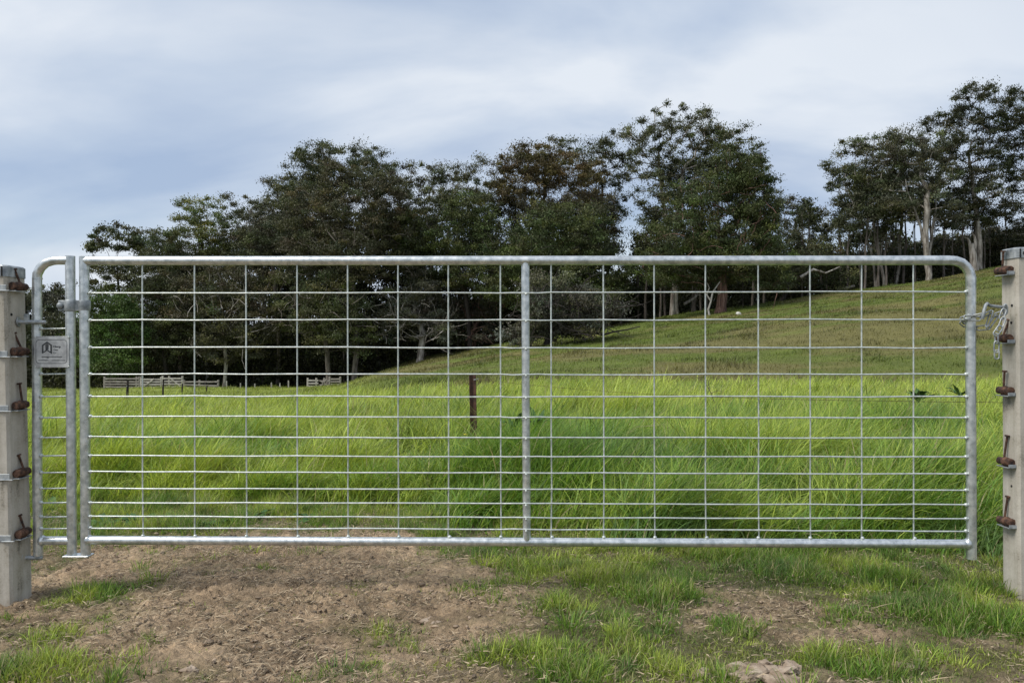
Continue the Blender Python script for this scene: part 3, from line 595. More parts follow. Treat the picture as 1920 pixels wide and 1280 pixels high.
# broken stump, dead branches, logs, stones
def at(px, py, d=None):
    g = ground_hit(px, py) if d is None else Vector(((px - 960) / F * d, d, gz((px - 960) / F * d, d))); return g
g = at(1826, 510, 96); s = 96 / F
root = thing('dead_stump', g, 'broken pale dead stump with jagged top just left of the right post', 'stump')
mb = MB(); mb.tube([g + Vector((0, 0, -.4)), g + Vector((-.05, 0, 1.2)), g + Vector((-.15, 0, 2.6)), g + Vector((-.35, 0, 3.7))], [.62, .45, .42, .30], 9)
mb.tube([g + Vector((-.2, 0, 2.4)), g + Vector((-.5, 0, 3.6)), g + Vector((-.75, 0, 4.3)), g + Vector((-1.2, 0, 4.5))], [.3, .22, .14, .05], 7)
mb.tube([g + Vector((-.05, 0, 2.4)), g + Vector((.25, 0, 3.5)), g + Vector((.1, 0, 4.6)), g + Vector((-.35, 0, 5.3))], [.3, .2, .15, .05], 7)
mb.build('stump_wood', M['bark_pale'], root)
root = thing('dead_branch', at(1330, 596, 86), 'forked dead white branch leaning below the fig crown', 'branch'); mb = MB()
q_ = lambda px, py: P(px, py, 86)
for pts, rr in (([(1331, 596), (1328, 580), (1333, 565), (1336, 548), (1345, 535), (1350, 528)], [.14, .12, .11, .1, .07, .04]), ([(1333, 565), (1325, 552), (1330, 540), (1326, 530)], [.1, .08, .06, .03]),
                ([(1336, 548), (1342, 545), (1348, 552), (1352, 548)], [.07, .05, .04, .02])): mb.tube([q_(*p) for p in pts], rr, 6)
mb.build('branch_wood', M['wood_pale'], root)
for (pts, lab, m_) in (([(1080, 626), (1105, 620), (1130, 628), (1150, 622), (1175, 618), (1200, 612)], 'low dark crooked limb reaching right over the pasture from the near grey-green tree', 'bark_dark'),
                       ([(1500, 520), (1525, 505), (1548, 512), (1575, 500)], 'pale bare branch hanging in the dark wood left of the tall pale trunks', 'bark_pale'),
                       ([(1283, 570), (1300, 560), (1308, 552), (1318, 556)], 'small bare branch hanging left of the fig trunk', 'bark_pale')):
    dd_ = 61 if m_ == 'bark_dark' else 90
    mb = MB(); mb.tube([P(a, b_, dd_ + i * .2) for i, (a, b_) in enumerate(pts)], [.16 * dd_ / 90 * (1 - i / len(pts)) + .03 for i in range(len(pts))], 6)
    tag(mb.build('bare_branch', M[m_]), lab, 'branch')
mb = MB(); a = at(1568, 542, 98); b_ = at(1602, 536, 98); mb.tube([a + Vector((0, 0, .45)), b_ + Vector((0, 0, .8))], [.2, .16], 8); mb.tube([a.lerp(b_, .5) + Vector((0, .1, -.3)), a.lerp(b_, .5) + Vector((0, .1, .55))], [.15, .15], 6)
tag(mb.build('fallen_log', M['wood']), 'fallen grey log propped at the dark wood edge left of the pale trunks', 'log')
g = at(1385, 591); mb = MB(); mb.ball(g + Vector((0, 0, .15)), .3, 7, 5, (1.1, .8, .75), Matrix.Rotation(.4, 3, 'Y')); tag(mb.build('pale_stone', M['white_stone']), 'pale stone lying on the hillside right of the fig', 'stone')

# ------------------------------------------------------------------ timber yards and pickets far off
def plank(mb, a, b_, w, th=.05):
    a, b_ = Vector(a), Vector(b_); v = b_ - a; L = v.length; rot = v.to_track_quat('X', 'Z').to_matrix()
    mb.box((a + b_) / 2, (L, th, w), rot, .008)
def yard_panel(label, x0, x1, yt, yb, d, rails, posts, name='timber_rail_panel', diag=None, mat='wood', sag=0, cat='fence'):
    g0 = P((x0 + x1) / 2, yb, d); dz_ = gz(g0.x, d) - g0.z + .1; kk = F / d * dz_; yt -= kk; yb -= kk
    root = thing(name, P((x0 + x1) / 2, yb, d), label, cat); s = d / F
    if diag: diag = [(a0, b0 - kk, a1, b1 - kk) for (a0, b0, a1, b1) in diag]
    for i in range(rails):
        y_ = yt + (yb - yt) * (i + .5) / rails; mb = MB(); plank(mb, P(x0, y_ - sag, d), P(x1, y_ + sag * (1 if i % 2 else -1), d), .17); mb.build('rail', M[mat], root)
    for px_ in posts:
        mb = MB(); a = P(px_, yt - 2, d + .12); g_ = gz(a.x, a.y) - .3; mb.tube([(a.x, a.y, g_), (a.x + .02, a.y, a.z)], [.13, .12], 7); mb.build('post', M[mat], root)
    if diag:
        for (a0, b0, a1, b1) in diag: mb = MB(); plank(mb, P(a0, b0, d - .06), P(a1, b1, d - .06), .14); mb.build('brace', M[mat], root)
yard_panel('weathered four-rail timber yard panel, leftmost of the stockyard', 195, 261, 710, 730, 87, 4, (196, 256, 261), sag=.4)
yard_panel('pale timber gate with one rising brace, left of the two stockyard gates', 264, 302, 712, 731, 87, 4, (264, 302), 'timber_gate', [(266, 730, 289, 713)], 'wood_pale', cat='gate')
yard_panel('pale timber gate with falling brace, right of the two stockyard gates', 304, 342, 710, 731, 87, 4, (305, 317, 342), 'timber_gate', [(318, 711, 340, 729)], 'wood_pale', cat='gate')
yard_panel('sagging grey timber rails at the right end of the stockyard', 345, 408, 711, 727, 87, 3, (345, 374, 409), sag=1.0)
yard_panel('short timber panel, left side of the small pen', 576, 597, 708, 724, 87, 3, (577, 593), mat='wood_pale')
yard_panel('leaning timber hurdle with crossed braces in the middle of the small pen', 599, 617, 709, 724, 87, 2, (608,), diag=[(599, 711, 617, 724), (600, 724, 612, 709)])
yard_panel('short timber panel with pale posts, right side of the small pen', 620, 638, 709, 724, 87, 3, (618, 638), mat='wood')
def slim_post(label, px, pt, pb, d, r_, mat, group=None, name='fence_post', lean=0):
    mb = MB(); a = P(px, pt, d); g_ = gz(a.x, d)
    root = thing(name, (a.x, d, g_), label, 'post', group)
    mb.tube([(a.x, d, g_ - .3), (a.x + lean * .5, d, (g_ + a.z) / 2), (a.x + lean, d, a.z)], [r_, r_ * .95, r_ * .85], 8)
    mb.build('post_shaft', M[mat], root); mb = MB()
    mb.tube([(a.x + lean * .8 - .01, d - r_, g_ + (a.z - g_) * .78), (a.x + lean * .8 + .01, d - r_ - .02, g_ + (a.z - g_) * .78)], r_ * .35, 5); mb.build('wire_staple', M['galv_old'], root)
for px_, pt, lab in ((425, 714, 'beside the sagging end of the stockyard'), (451, 718, 'second to the right of the stockyard'), (478, 719, 'shortest, in the middle of the row'), (509, 717, 'just left of the tallest pale one'),
                     (525, 718, 'palest, between the two yards'), (541, 713, 'tallest, left of the small pen'), (645, 721, 'right of the small pen'), (676, 722, 'alone on the slope right of the small pen')):
    slim_post('slim pale fence post, ' + lab, px_, pt, 730, 86, .085, 'wood_pale', 'pale posts between the yards')
for px_, pt, pb, lab in ((238, 714, 758, 'nearest and tallest, below the leftmost yard panel'), (305, 711, 748, 'second, against the stockyard gates'), (341, 719, 740, 'third, at the right edge of the stockyard gates'), (387, 722, 735, 'fourth and smallest, below the sagging rails')):
    g = ground_hit(px_, pb); slim_post('dark thin picket in the meadow, ' + lab, px_, pt, pb, g.y, .045, 'picket_dark', 'dark pickets in the far meadow', 'wire_picket', .03)
g = at(905, 0, 30)
# star picket
A = P(886, 703, 6.6); gb = gz(A.x, 6.6)
root = thing('star_picket', (A.x, 6.6, gb), 'rust-brown steel star picket standing in the tall grass behind the gate', 'picket')
mb = MB(); bx_ = A.x + .012
for an in (90, 210, 330):
    c_, s_ = math.cos(R(an)), math.sin(R(an)); w_, th_ = .034, .0045
    vs = []
    for zz, xx in ((gb - .3, bx_ + .012), (A.z, A.x)):
        for (u_, v_) in ((.0, -th_), (w_, -th_ * .7), (w_, th_ * .7), (.0, th_)): vs.append((xx + u_ * c_ - v_ * s_, 6.6 + u_ * s_ + v_ * c_, zz))
    mb.add(vs, [(3, 2, 1, 0), (4, 5, 6, 7), (0, 1, 5, 4), (1, 2, 6, 5), (2, 3, 7, 6), (3, 0, 4, 7)])
mb.build('star_shaft', M['rust_dark'], root); mb = MB(); mb.tube([(A.x + .012, 6.575, A.z - .04), (A.x + .045, 6.56, A.z - .035), (A.x + .05, 6.6, A.z - .03)], .004, 6); mb.build('wire_tie', M['galv_old'], root)
mb = MB(); B_ = Vector((2.12, 3.15, A.z + .04)); A2 = Vector((A.x, 6.57, A.z - .03)); pts = [A2.lerp(B_, k / 12) - Vector((0, 0, .05 * math.sin(k / 12 * math.pi))) for k in range(13)]
mb.tube(pts, .0011, 5); tag(mb.build('fence_wire', M['rust_dark']), 'thin fence wire running from the star picket to the right post', 'wire')

# broad-leaved weeds
def leaf_blade(mb, base, dirv, L, W, droop=.5, n=7):
    dirv = Vector(dirv).normalized(); side = dirv.cross(Vector((0, 0, 1))).normalized(); p = Vector(base); row = []
    for i in range(n + 1):
        u = i / n; w = W * math.sin(math.pi * min(1, .06 + u * .94)) ** .7 * (1 - .35 * u) if i < n else 0.001
        dv = (dirv + Vector((0, 0, -droop * u * 1.6))).normalized(); wav = math.sin(i * 2.1) * W * .12
        row += [p - side * w * .5 + Vector((0, 0, w * .22 + wav)), p, p + side * w * .5 + Vector((0, 0, w * .22 - wav))]; p = p + dv * L / n
    fs = []
    for i in range(n): a = 3 * i; fs += [(a, a + 1, a + 4, a + 3), (a + 1, a + 2, a + 5, a + 4)]
    mb.add(row, fs, True)
def weed(label, px, py, d, size, n, up=.6, name='dock_plant', seed=1, gl=None, group=None):
    rs = random.Random(seed); c = P(px, py, d); g_ = gz(c.x, c.y); root = thing(name, (c.x, c.y, g_), label, 'plant', group)
    for i in range(n):
        az = i * 2.4 + rs.uniform(-.4, .4); el = up * rs.uniform(.5, 1.3); mb = MB(); base = c + Vector((math.cos(az), math.sin(az), 0)) * .015
        mb.tube([Vector((c.x, c.y, g_ - .02)), base.lerp(Vector((c.x, c.y, g_)), .3), base], .003, 5) if c.z - g_ > .05 else None
        leaf_blade(mb, base, (math.cos(az), math.sin(az), el), size * rs.uniform(.5, 1.2), size * .36, rs.uniform(.1, .6)); mb.build('leaf', M['dock'], root)
weed('dark broad-leaved dock poking above the tall grass near the right end of the gate', 1722, 752, 10, .25, 9, 1.4, seed=3)
weed('small dark dock right beside the gate end stile, above the tall grass', 1800, 742, 10.5, .2, 7, 1.3, seed=4)
weed('bluish dock leaves left of the centre stay', 965, 800, 6.2, .17, 5, 1.2, seed=5)
weed('green dock leaves just right of the centre stay', 1008, 800, 6.2, .18, 6, 1.6, seed=9)
weed('small dock at the star picket, half sunk in the grass', 897, 872, 6.0, .15, 8, .5, seed=6)
for i, (px_, py_, s_, lab) in enumerate(((250, 975, .15, 'nearest the hinge stile'), (320, 978, .14, 'under the second wire opening'), (195, 978, .13, 'at the foot of the hinge stile'), (470, 968, .12, 'in the middle of the left half'),
                                  (590, 972, .13, 'beside the small bare patch'), (400, 985, .1, 'low, by the bottom rail'), (95, 945, .16, 'bright, behind the narrow panel'))):
    dpt = F * CZ / (py_ - 640) * 1.05; g_ = gz((px_ - 960) / F * dpt, dpt); pyy = 640 + F * (CZ - g_ - .02) / dpt
    weed('flat rosette weed behind the gate, ' + lab, px_, pyy, dpt, s_, 8, .35, 'rosette_weed', 20 + i, group='rosette weeds behind the gate')
c = P(873, 815, 6.3); g_ = gz(c.x, c.y); root = thing('yellow_flower', (c.x, c.y, g_), 'single small yellow flower in the tall grass left of the star picket', 'flower')
mb = MB(); mb.tube([(c.x, c.y, g_), (c.x + .01, c.y, (g_ + c.z) / 2), c], .002, 5); mb.build('stem', M['dock'], root); mb = MB()
for k in range(9): a = k * .7; leaf_blade(mb, c, (math.cos(a), math.sin(a) * .9, .4), .022, .011, .2, 3)
mb.ball(c, .006, 6, 4); mb.build('petals', M['petal'], root)
mb = MB(); d_ = 9.5
mb.tube([P(1340, 755, d_), P(1330, 730, d_), P(1318, 712, d_), P(1300, 704, d_)], [.005, .004, .003, .002], 5); mb.tube([P(1330, 730, d_), P(1328, 715, d_), P(1325, 703, d_)], [.004, .003, .002], 5); mb.tube([P(1333, 737, d_), P(1345, 732, d_), P(1353, 733, d_)], [.004, .003, .002], 5)
tag(mb.build('dry_weed_stalk', M['stem']), 'dry branched weed stalk above the grass in the right half of the gate', 'weed')
# clay clods
def clod(label, px, py, r_, seed, sc=(1.2, 1, .55), parts=1):
    rs = np.random.default_rng(seed); bm = bmesh.new()
    gd = F * CZ / (py - 640); x0 = (px - 960) / F * gd; gg = float(ground_micro(np.array([x0]), np.array([gd]))[0])
    for k in range(parts):
        o = rs.normal(0, r_ * .55, 3) if parts > 1 else np.zeros(3); rr = r_ * (1 if parts == 1 else rs.uniform(.35, .75))
        m2 = bmesh.ops.create_icosphere(bm, subdivisions=3, radius=rr, matrix=Matrix.Translation((x0 + o[0] * 1.6, gd + o[1], gg + rr * .25 + abs(o[2]) * .3)))
        for v in m2['verts']:
            p = np.array(v.co); n_ = vnoise(p[0] / rr * 1.6 + k * 7, p[2] / rr * 1.6 + p[1] / rr * 2.1, seed) ; n2_ = vnoise(p[0] / rr * 4.5, p[2] / rr * 5 + p[1] / rr * 4, seed + 3)
            cc = Vector((x0 + o[0] * 1.6, gd + o[1], gg + rr * .25 + abs(o[2]) * .3)); dv = v.co - cc
            dv = Vector((dv.x * sc[0], dv.y * sc[1], dv.z * sc[2])) * (.45 + .75 * n_ + .45 * n2_); v.co = cc + dv
    me = bpy.data.meshes.new('clay_clod'); bm.to_mesh(me); bm.free(); tag(link('clay_clod', me, M['clod']), label, 'clod')
clod('large pale crumbled clay lump at the bottom edge right of centre', 1425, 1274, .042, 4, (1.4, 1, .7), 22)
clod('smaller pale clay lump right beside the large crumbled one', 1482, 1262, .026, 5, (1.2, 1, .8))
clod('grey-brown clod at the bottom edge left of the grass patch', 357, 1262, .024, 6)
clod('brown clod low among the grass left of the pale clay lump', 1318, 1270, .026, 7)
clod('flat brown clod on the bare strip at the bottom right', 1720, 1240, .03, 8, (1.5, 1, .4), 3)
clod('grey clod cluster at the boundary of mud and turf in the middle', 805, 1165, .022, 9, (1.4, 1, .5), 4)
clod('round small clod in the middle of the mud', 540, 1202, .014, 10)
clod('lumpy clod beside the grass tuft left of the right post', 1885, 1190, .024, 12, (1.4, 1, .4), 3)

# ------------------------------------------------------------------ the gate
def gd(px): return 3.035 - (px - 160) / 1662 * .05
def G(px, py, off=0.0): return P(px, py, gd(px) + off)
GY = lambda lefty, righty, px: lefty + (righty - lefty) * (px - 160) / 1662
gate = thing('farm_gate', G(990, 1045), 'long galvanised pipe gate with welded wire mesh between the two concrete posts', 'gate')
mb = MB(); arc = [G(1780, 488), G(1792, 489), G(1803, 493), G(1811, 500), G(1817, 509), G(1820, 520)]
mb.tube([G(160, 489)] + [G(x, 489 - (x - 160) / 1662 * 1) for x in range(300, 1780, 120)] + arc + [G(1820, 700), G(1821, 900), G(1821.5, 1047)], .0190, 20); mb.build('bent_top_rail', M['galv'], gate)
mb = MB(); mb.tube([G(158, 481), G(159, 700), G(161, 1041)], .0190, 20); mb.ball(G(165, 489), .0205, 10, 8); mb.build('hinge_stile', M['galv'], gate)
mb = MB(); mb.tube([G(163, 1012), G(990, 1015.5), G(1819, 1019)], .0175, 18)
for px_, py_ in ((166, 1012), (1814, 1019)): mb.ball(G(px_, py_), .0225, 10, 8, (.8, 1, 1))
mb.build('bottom_rail', M['galv'], gate)
mb = MB(); mb.tube([G(985, 490), G(986, 750), G(988, 1015)], .0165, 18); mb.build('centre_stay', M['galv'], gate)
LYS = [549, 600, 651, 701, 742.5, 780, 818.5, 854, 884, 915, 942, 967.5, 989]; RYS = [547, 598.5, 652, 701.5, 743.7, 783, 820.6, 856, 888, 918.5, 946, 972, 995]
VX = [267, 365, 461, 558, 652, 747, 842, 938, 1034, 1131, 1227, 1324, 1421, 1518, 1616, 1714]
rw = random.Random(5)
for l_, r_ in zip(LYS, RYS):
    mb = MB(); xs_ = [166] + VX + [1816]; pts = [G(x, GY(l_, r_, x) + rw.uniform(-.9, .9) + (.7 if 700 < x < 1300 and l_ < 860 else 0), -.0165 if 940 < x < 1030 else -.008) for x in sorted(xs_ + [960, 1010])]
    mb.tube(pts, .0031, 8); mb.ball(G(170, GY(l_, r_, 170), -.006), .0075, 7, 5); mb.ball(G(1811, GY(l_, r_, 1811), -.006), .0075, 7, 5)
    mb.ball(G(986.5, GY(l_, r_, 986) + 3, -.0155), .0062, 7, 5); mb.build('horizontal_wire', M['galv_wire'], gate)
for x_ in VX:
    mb = MB(); tx_ = x_ + rw.uniform(-1.5, 1); pts = [G(tx_ + (u - .3) * rw.uniform(-.3, 2.4), GY(489 + 526 * u, 488 + 531 * u, x_), 0.0) for u in (.012, .2, .4, .6, .8, .985)]
    mb.tube(pts, .0031, 8); mb.ball(G(x_ + 1, GY(1004, 1009, x_)), .0078, 7, 5); mb.build('vertical_wire', M['galv_wire'], gate)

# narrow panel
D0 = 3.038
q = lambda px, py, off=0.0: P(px, py, D0 + off)
pan = thing('narrow_gate_panel', q(102, 1042), 'narrow galvanised gate extension panel beside the left post, carrying a stamped nameplate', 'gate panel')
mb = MB(); mb.tube([q(134, 488), q(108, 488), q(98, 489), q(86, 493), q(76, 502), q(70, 514), q(69.5, 525), q(69.5, 700), q(70, 900), q(72, 1041)], .0182, 20)
mb.tube([q(70, 521), q(70, 523)], .0192, 20); mb.build('bent_stile', M['galv'], pan)
mb = MB(); mb.tube([q(131.5, 480), q(133, 700), q(135, 1041)], .0185, 20); mb.build('inner_stile', M['galv'], pan)
mb = MB(); mb.tube([q(73, 1013), q(134, 1013)], .0175, 18); mb.ball(q(79, 1013), .022, 10, 8, (.8, 1, 1)); mb.build('bottom_rail', M['galv'], pan)
for y_ in (616, 701, 743, 782.5, 819.7, 854, 885.5, 915, 942, 968.5, 990.6):
    mb = MB(); mb.tube([q(72, y_ + .6, -.006), q(130, y_ - .4, -.006)], .0031, 8); mb.ball(q(77.5, y_, -.008), .0078, 7, 5); mb.build('horizontal_wire', M['galv_wire'], pan)
mb = MB(); c_ = (q(124, 1040.5) + G(170, 1040.5)) / 2; mb.box(c_, (.105, .05, .006), None, .001); mb.build('foot_plate', M['galv'], pan)
# clamp
cl_ = thing('hinge_clamp', q(146, 573), 'bolted galvanised strap clamp joining the gate stile to the narrow panel', 'clamp')
def sheath(px, r_, mid=D0):
    mb_ = MB(); vs = []; n = 26
    for z_ in (562, 564.5, 581.5, 584):
        rr = r_ if z_ in (564.5, 581.5) else r_ - .0025
        for k in range(n): a = 2 * math.pi * k / n; p = P(px, z_, mid); vs.append((p.x + math.cos(a) * rr, p.y + math.sin(a) * rr, p.z))
    fs = []
    for j in range(3):
        for k in range(n): k2 = (k + 1) % n; fs.append((j * n + k, (j + 1) * n + k, (j + 1) * n + k2, j * n + k2))
    mb_.add(vs, fs, True); return mb_
sheath(132.5, .0225).build('strap_band', M['galv_old'], cl_); sheath(158.6, .0225).build('strap_band', M['galv_old'], cl_)
mb = MB(); mb.box(q(146, 573), (.022, .012, .044), None, .002); mb.box(q(116, 573), (.028, .008, .044), None, .002); mb.build('clamp_flange', M['galv_old'], cl_)
mb = MB(); mb.ball(q(112, 573, -.008), .0135, 12, 8, (1, .6, 1)); mb.tube([q(112, 573, -.004), q(112, 573, .02)], .006, 8); mb.build('clamp_bolt', M['galv_old'], cl_)
# nameplate
pl_off = -.0235; mb = MB(); pc_ = q(97, 659.5, pl_off); mb.box(pc_, (65 / F * D0, .0024, 58 / F * D0), None, .0009)
plate = mb.build('nameplate', M['plate'], pan)
def on_plate(px, py, off=-.0018): return P(px, py, D0 + pl_off + off)
mb = MB(); rr = []; x0_, x1_, y0_, y1_, cr_ = 67.5, 125.5, 637, 681, 6
for (cx_, cy_, a0) in ((x1_ - cr_, y0_ + cr_, -90), (x1_ - cr_, y1_ - cr_, 0), (x0_ + cr_, y1_ - cr_, 90), (x0_ + cr_, y0_ + cr_, 180)):
    for k in range(5): a = R(a0 + 22.5 * k); rr.append(on_plate(cx_ + cr_ * math.cos(a), cy_ + cr_ * math.sin(a), -.0008))
mb.tube(rr + [rr[0]], .0012, 5, False)
def strip(mb, pts, w=.0016):
    mb.tube([on_plate(a, b_, -.0008) for a, b_ in pts], w / 2, 5)
def poly(mb, pts):
    f = [on_plate(a, b_, -.0018) for a, b_ in pts]; bk = [on_plate(a, b_, -.0010) for a, b_ in pts]; n = len(pts)
    mb.add(f + bk, [tuple(range(n))] + [(i, i + n, (i + 1) % n + n, (i + 1) % n) for i in range(n)])
mb.build('plate_border', M['engrave'], plate); mb = MB()
lg = lambda px, py: (50 + px / 11.64, 600 + py / 11.64)     # from the enlarged crop
for pp in ([(330, 545), (445, 465), (445, 500), (365, 560), (365, 690), (330, 735)], [(445, 465), (552, 540), (552, 740), (515, 700), (515, 560), (445, 500)],
           [(405, 540), (445, 500), (480, 540), (475, 650), (443, 640), (410, 660)], [(330, 735), (365, 690), (443, 640), (443, 668)], [(443, 640), (443, 668), (552, 740), (515, 685)]): poly(mb, [lg(*p) for p in pp])
mb.build('logo', M['engrave'], plate)
mb = MB()
for (a, b_, c_) in ((325, 770, 802), (255, 475, 876), (540, 840, 878), (440, 480, 820)): poly(mb, [lg(a, c_ - 7), lg(b_, c_ - 7), lg(b_, c_ + 7), lg(a, c_ + 7)])
mb.build('text_line', M['engrave'], plate)
def text(body, px, py, h, mat, parent, extrude=.0005, bold=0):
    cu = bpy.data.curves.new('lettering', 'FONT'); cu.body = body; cu.size = h; cu.extrude = extrude; cu.offset = bold
    o = bpy.data.objects.new('lettering', cu); C.objects.link(o); bpy.context.view_layer.update()
    me = bpy.data.meshes.new_from_object(o.evaluated_get(bpy.context.evaluated_depsgraph_get())); bpy.data.objects.remove(o)
    me.transform(Matrix.Translation(on_plate(px, py, -.0014)) @ Matrix.Rotation(R(90), 4, 'X')); link('lettering', me, mat, parent)
text('Olwep', 99.3, 651.3, .0115, M['engrave'], plate, .0004, .0003)
text('Gate', 99.8, 657, .0095, M['engrave'], plate, .0004)
text('Co', 99.8, 662.3, .0095, M['engrave'], plate, .0004)
for a, b_ in ((66, 632), (129, 632), (66, 687), (129, 687)):
    mb = MB(); mb.ball(on_plate(a, b_, .001), .0042, 8, 6); mb.build('tack_weld', M['galv_wire'], plate)

# ------------------------------------------------------------------ concrete posts
def sq(x0, x1, y0, y1, z, b_=.008):
    return [(x0 + b_, y0, z), (x1 - b_, y0, z), (x1, y0 + b_, z), (x1, y1 - b_, z), (x1 - b_, y1, z), (x0 + b_, y1, z), (x0, y1 - b_, z), (x0, y0 + b_, z)]
def loft(mb, rings, smooth=False):
    n = len(rings[0]); vs = [v for r_ in rings for v in r_]; fs = [tuple(range(n - 1, -1, -1)), tuple(range(len(vs) - n, len(vs)))]
    for i in range(len(rings) - 1):
        for k in range(n): j = (k + 1) % n; fs.append((i * n + k, i * n + j, (i + 1) * n + j, (i + 1) * n + k))
    mb.add(vs, fs, smooth)
WP = .125
def conc_post(label, xt, xb, yf, yb, pyt, side, items, holes, cap_h):
    zt = CZ + (640 - pyt) / F * yf
    xs_ = lambda z: xt + (xb - xt) * (zt - z) / zt       # x of the face that looks at the gate
    root = thing('concrete_post', (xb - side * WP / 2, (yf + yb) / 2, 0), label, 'post')
    def ring(z, g=0.0, b_=.009):
        x1 = xs_(z) + side * g; x0 = xs_(z) - side * (WP + g); lo, hi = min(x0, x1), max(x0, x1); return sq(lo, hi, yf - g, yb + g, z, b_)
    mb = MB(); loft(mb, [ring(-.35), ring(0, .002), ring(.3, .002), ring(.6), ring(.9), ring(zt - .006, -.001), ring(zt, -.008)]); mb.build('post_shaft', M['conc'], root)
    mb = MB(); loft(mb, [ring(zt - cap_h, .003, .012), ring(zt, .003, .012), ring(zt + .006, -.002, .014)]); mb.build('cap_band', M['galv_old'], root)
    mb = MB(); xc = xs_(zt)
    mb.box((xc - side * .012, yf - .0045, zt - cap_h / 2), (.004, .003, cap_h * .96)); mb.box((xc - side * .026, yf - .004, zt - cap_h / 2), (.005, .003, .012)); mb.build('cap_seam', M['hole'], root)
    for (py_, pinpx, pinlen, roll_) in items:
        z = CZ + (640 - py_) / F * 2.98; xf = xs_(z); yc = 2.984; rr = .0165; ax = Vector((xf + side * .0165, yc, z))
        rt = Matrix.Rotation(roll_, 3, 'Z'); D = lambda v: ax + rt @ Vector((0, v, 0)); mb = MB()
        mb.tube([D(-.038), D(-.036), D(-.010), D(-.008), D(.004), D(.006), D(.034), D(.037)], [rr * .85, rr, rr * 1.02, rr * 1.15, rr * 1.15, rr * .92, rr * .9, rr * .7], 14)
        wb = mb.build('wire_strainer', M['rust'], root)
        for v_ in wb.data.vertices:
            k_ = float(vnoise(v_.co.x * 130 + v_.co.y * 60, v_.co.z * 130 + v_.co.y * 90, 9)); v_.co += (v_.co - ax).normalized() * (k_ - .5) * .004
        p0 = D(.006) + Vector((0, 0, .012)); p1 = p0 + Vector((pinpx / F * 2.98, -.006, pinlen / F * 2.98)); mb = MB(); mb.tube([p0, p1], .0042, 8)
        mb.tube([p1 - (p1 - p0).normalized() * .002, p1 + (p1 - p0).normalized() * .004], .0096, 9); mb.build('pin', M['rust'], wb)
        mb = MB(); mb.box((xf + side * .0165, yc - .004, z - rr - .004), (.030, .074, .0036), None, .0008)
        mb.box((xf + side * .0165, yc - .043, z - rr + .004), (.030, .0035, .013), None, .0008) if side < 0 else None
        if side > 0: mb.box((xf - .030, yf - .0035, z - rr + .006), (.068, .0035, .026), None, .0008); mb.box((xf - .006, yf - .006, z - rr - .004), (.05, .009, .0036), None, .0008)
        mb.build('ledge_bracket', M['galv_old'], root)
    for (hy, hpy) in holes:
        z = CZ + (640 - hpy) / F * 2.98; x_ = xs_(z); mb = MB(); mb.tube([(x_ - side * .004, hy, z), (x_ + side * .0014, hy, z)], .0055, 9); mb.build('bolt_hole', M['hole'], root)
    return root
postL = conc_post('weathered square concrete post at the left, on the hinge side of the gate', -2.008, -1.983, 2.93, 3.055, 499, 1, [(537, -8, 26, -.1), (659, -11, 28, -.12), (759, -3, 34, .05), (885, -7, 26, 0), (998, -7, 26, .08)], [(2.99, 1078), (2.99, 1132), (2.96, 590)], .040)
postR = conc_post('weathered square concrete post at the right, on the chain side of the gate', 2.0, 2.012, 2.93, 3.03, 466, -1, [(507, 0, 30, .12), (634, 9, 28, -.1), (732, 0, 30, 0), (865, 4, 42, .05), (977, 4, 40, .12)], [(2.96, 573), (2.965, 605), (2.97, 910), (2.985, 1020), (2.97, 1060)], .036)
# hinges on the left post
mb = MB(); z = q(0, 603).z; mb.tube([q(22, 603.5, -.045), q(50, 603.5, -.038), q(83, 604, -.028)], .0082, 12); mb.ball(q(83, 604, -.028), .0082, 10, 6)
mb.tube([q(34, 603.5, -.04), q(36, 603.5, -.039)], .020, 14); mb.build('hinge_gudgeon', M['galv_old'], postL)
mb = MB(); mb.box(q(50, 598, -.037), (.018, .014, .042), None, .002); mb.build('hinge_nut', M['galv_old'], postL)
mb = MB(); mb.tube([q(36, 1045, -.03), q(60, 1045, -.01), q(80, 1044.5, .0)], .0085, 12); mb.tube([q(43, 1045, -.026), q(45, 1045, -.025)], .024, 14); mb.tube([q(72, 1047, 0), q(72, 1030, 0)], .0095, 10); mb.build('hinge_gudgeon', M['galv_old'], postL)
# latch hook on the right post
hk = lambda px, py, d: P(px, py, d)
mb = MB(); mb.tube([hk(1888, 576, 2.945), hk(1872, 575, 2.935), hk(1856, 573, 2.925), hk(1851, 569, 2.915), hk(1848, 572, 2.905), hk(1845, 582, 2.905), hk(1842, 598, 2.91)], [.0062] * 7, 10); mb.build('latch_hook', M['galv_old'], postR)
mb = MB(); eye = []
for k in range(13): a = k / 12 * 2 * math.pi; eye.append(hk(1885 + 3.5 * math.cos(a), 580 + 9.5 * math.sin(a), 2.93 + .004 * math.sin(a)))
mb.tube(eye, .004, 8, False); mb.build('eye_bolt', M['galv_old'], postR)
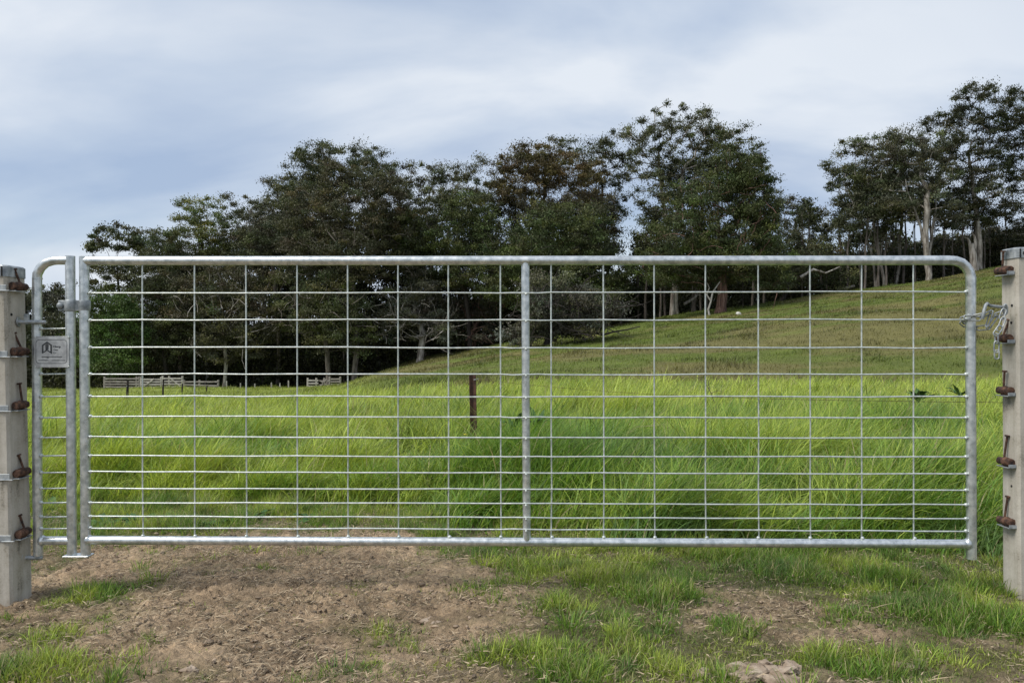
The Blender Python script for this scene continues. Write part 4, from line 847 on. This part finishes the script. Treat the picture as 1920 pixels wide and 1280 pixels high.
# chain
chain = thing('gate_chain', P(1860, 600, 2.93), 'galvanised chain looped round the gate end and hung on the right post', 'chain')
def clink(a, b_, w=.0105, wr=.0028, roll=0.0):
    a, b_ = Vector(a), Vector(b_); u = (b_ - a); L = u.length; u.normalize(); v = u.cross(Vector((0, 1, 0)))
    if v.length < .1: v = u.cross(Vector((0, 0, 1)))
    v.normalize(); v = Matrix.Rotation(roll, 3, u) @ v; c = (a + b_) / 2; hl = max(L / 2 - w * .3, .004); pts = []
    for k in range(9): an = -math.pi / 2 + math.pi * k / 8; pts.append(c + u * (hl - w + w * math.cos(an)) + v * w * math.sin(an))
    for k in range(9): an = math.pi / 2 + math.pi * k / 8; pts.append(c - u * (hl - w - w * math.cos(an)) + v * w * math.sin(an))
    mb = MB(); mb.tube(pts + [pts[0], pts[1]], wr, 7, False); mb.build('chain_link', M['galv_old'], chain)
for (a, b_, w, roll) in (((1799, 600, 2.99), (1823, 591, 2.953), .010, .3), ((1806, 594, 2.955), (1840, 598, 2.938), .0085, -.1), ((1823, 593, 2.95), (1848, 588, 2.925), .0075, .9), ((1838, 594, 2.925), (1862, 583, 2.92), .0075, .5),
                         ((1860, 581, 2.92), (1850, 614, 2.925), .0065, 1.2), ((1829, 616, 2.985), (1856, 613, 2.93), .0095, .2), ((1850, 618, 2.93), (1871, 590, 2.93), .0085, .3), ((1863, 592, 2.935), (1884, 585, 2.93), .0085, .2),
                         ((1884, 578, 2.925), (1876, 600, 2.92), .0085, .2), ((1883, 594, 2.915), (1872, 622, 2.91), .0075, .7), ((1878, 610, 2.905), (1864, 630, 2.90), .0100, .1), ((1868, 624, 2.90), (1869, 645, 2.90), .0065, 1.2),
                         ((1869, 638, 2.90), (1868, 662, 2.90), .0090, .1), ((1869, 655, 2.90), (1869, 674, 2.90), .0080, .3), ((1801, 602, 2.995), (1813, 612, 3.015), .009, .6)):
    clink(P(*a), P(*b_), w, .0027, roll)
mb = MB(); mb.tube([P(1803, 600, 3.0), P(1806, 606, 3.02), P(1820, 609, 3.03), P(1832, 614, 3.0)], .004, 7); mb.build('chain_link', M['galv_old'], chain)
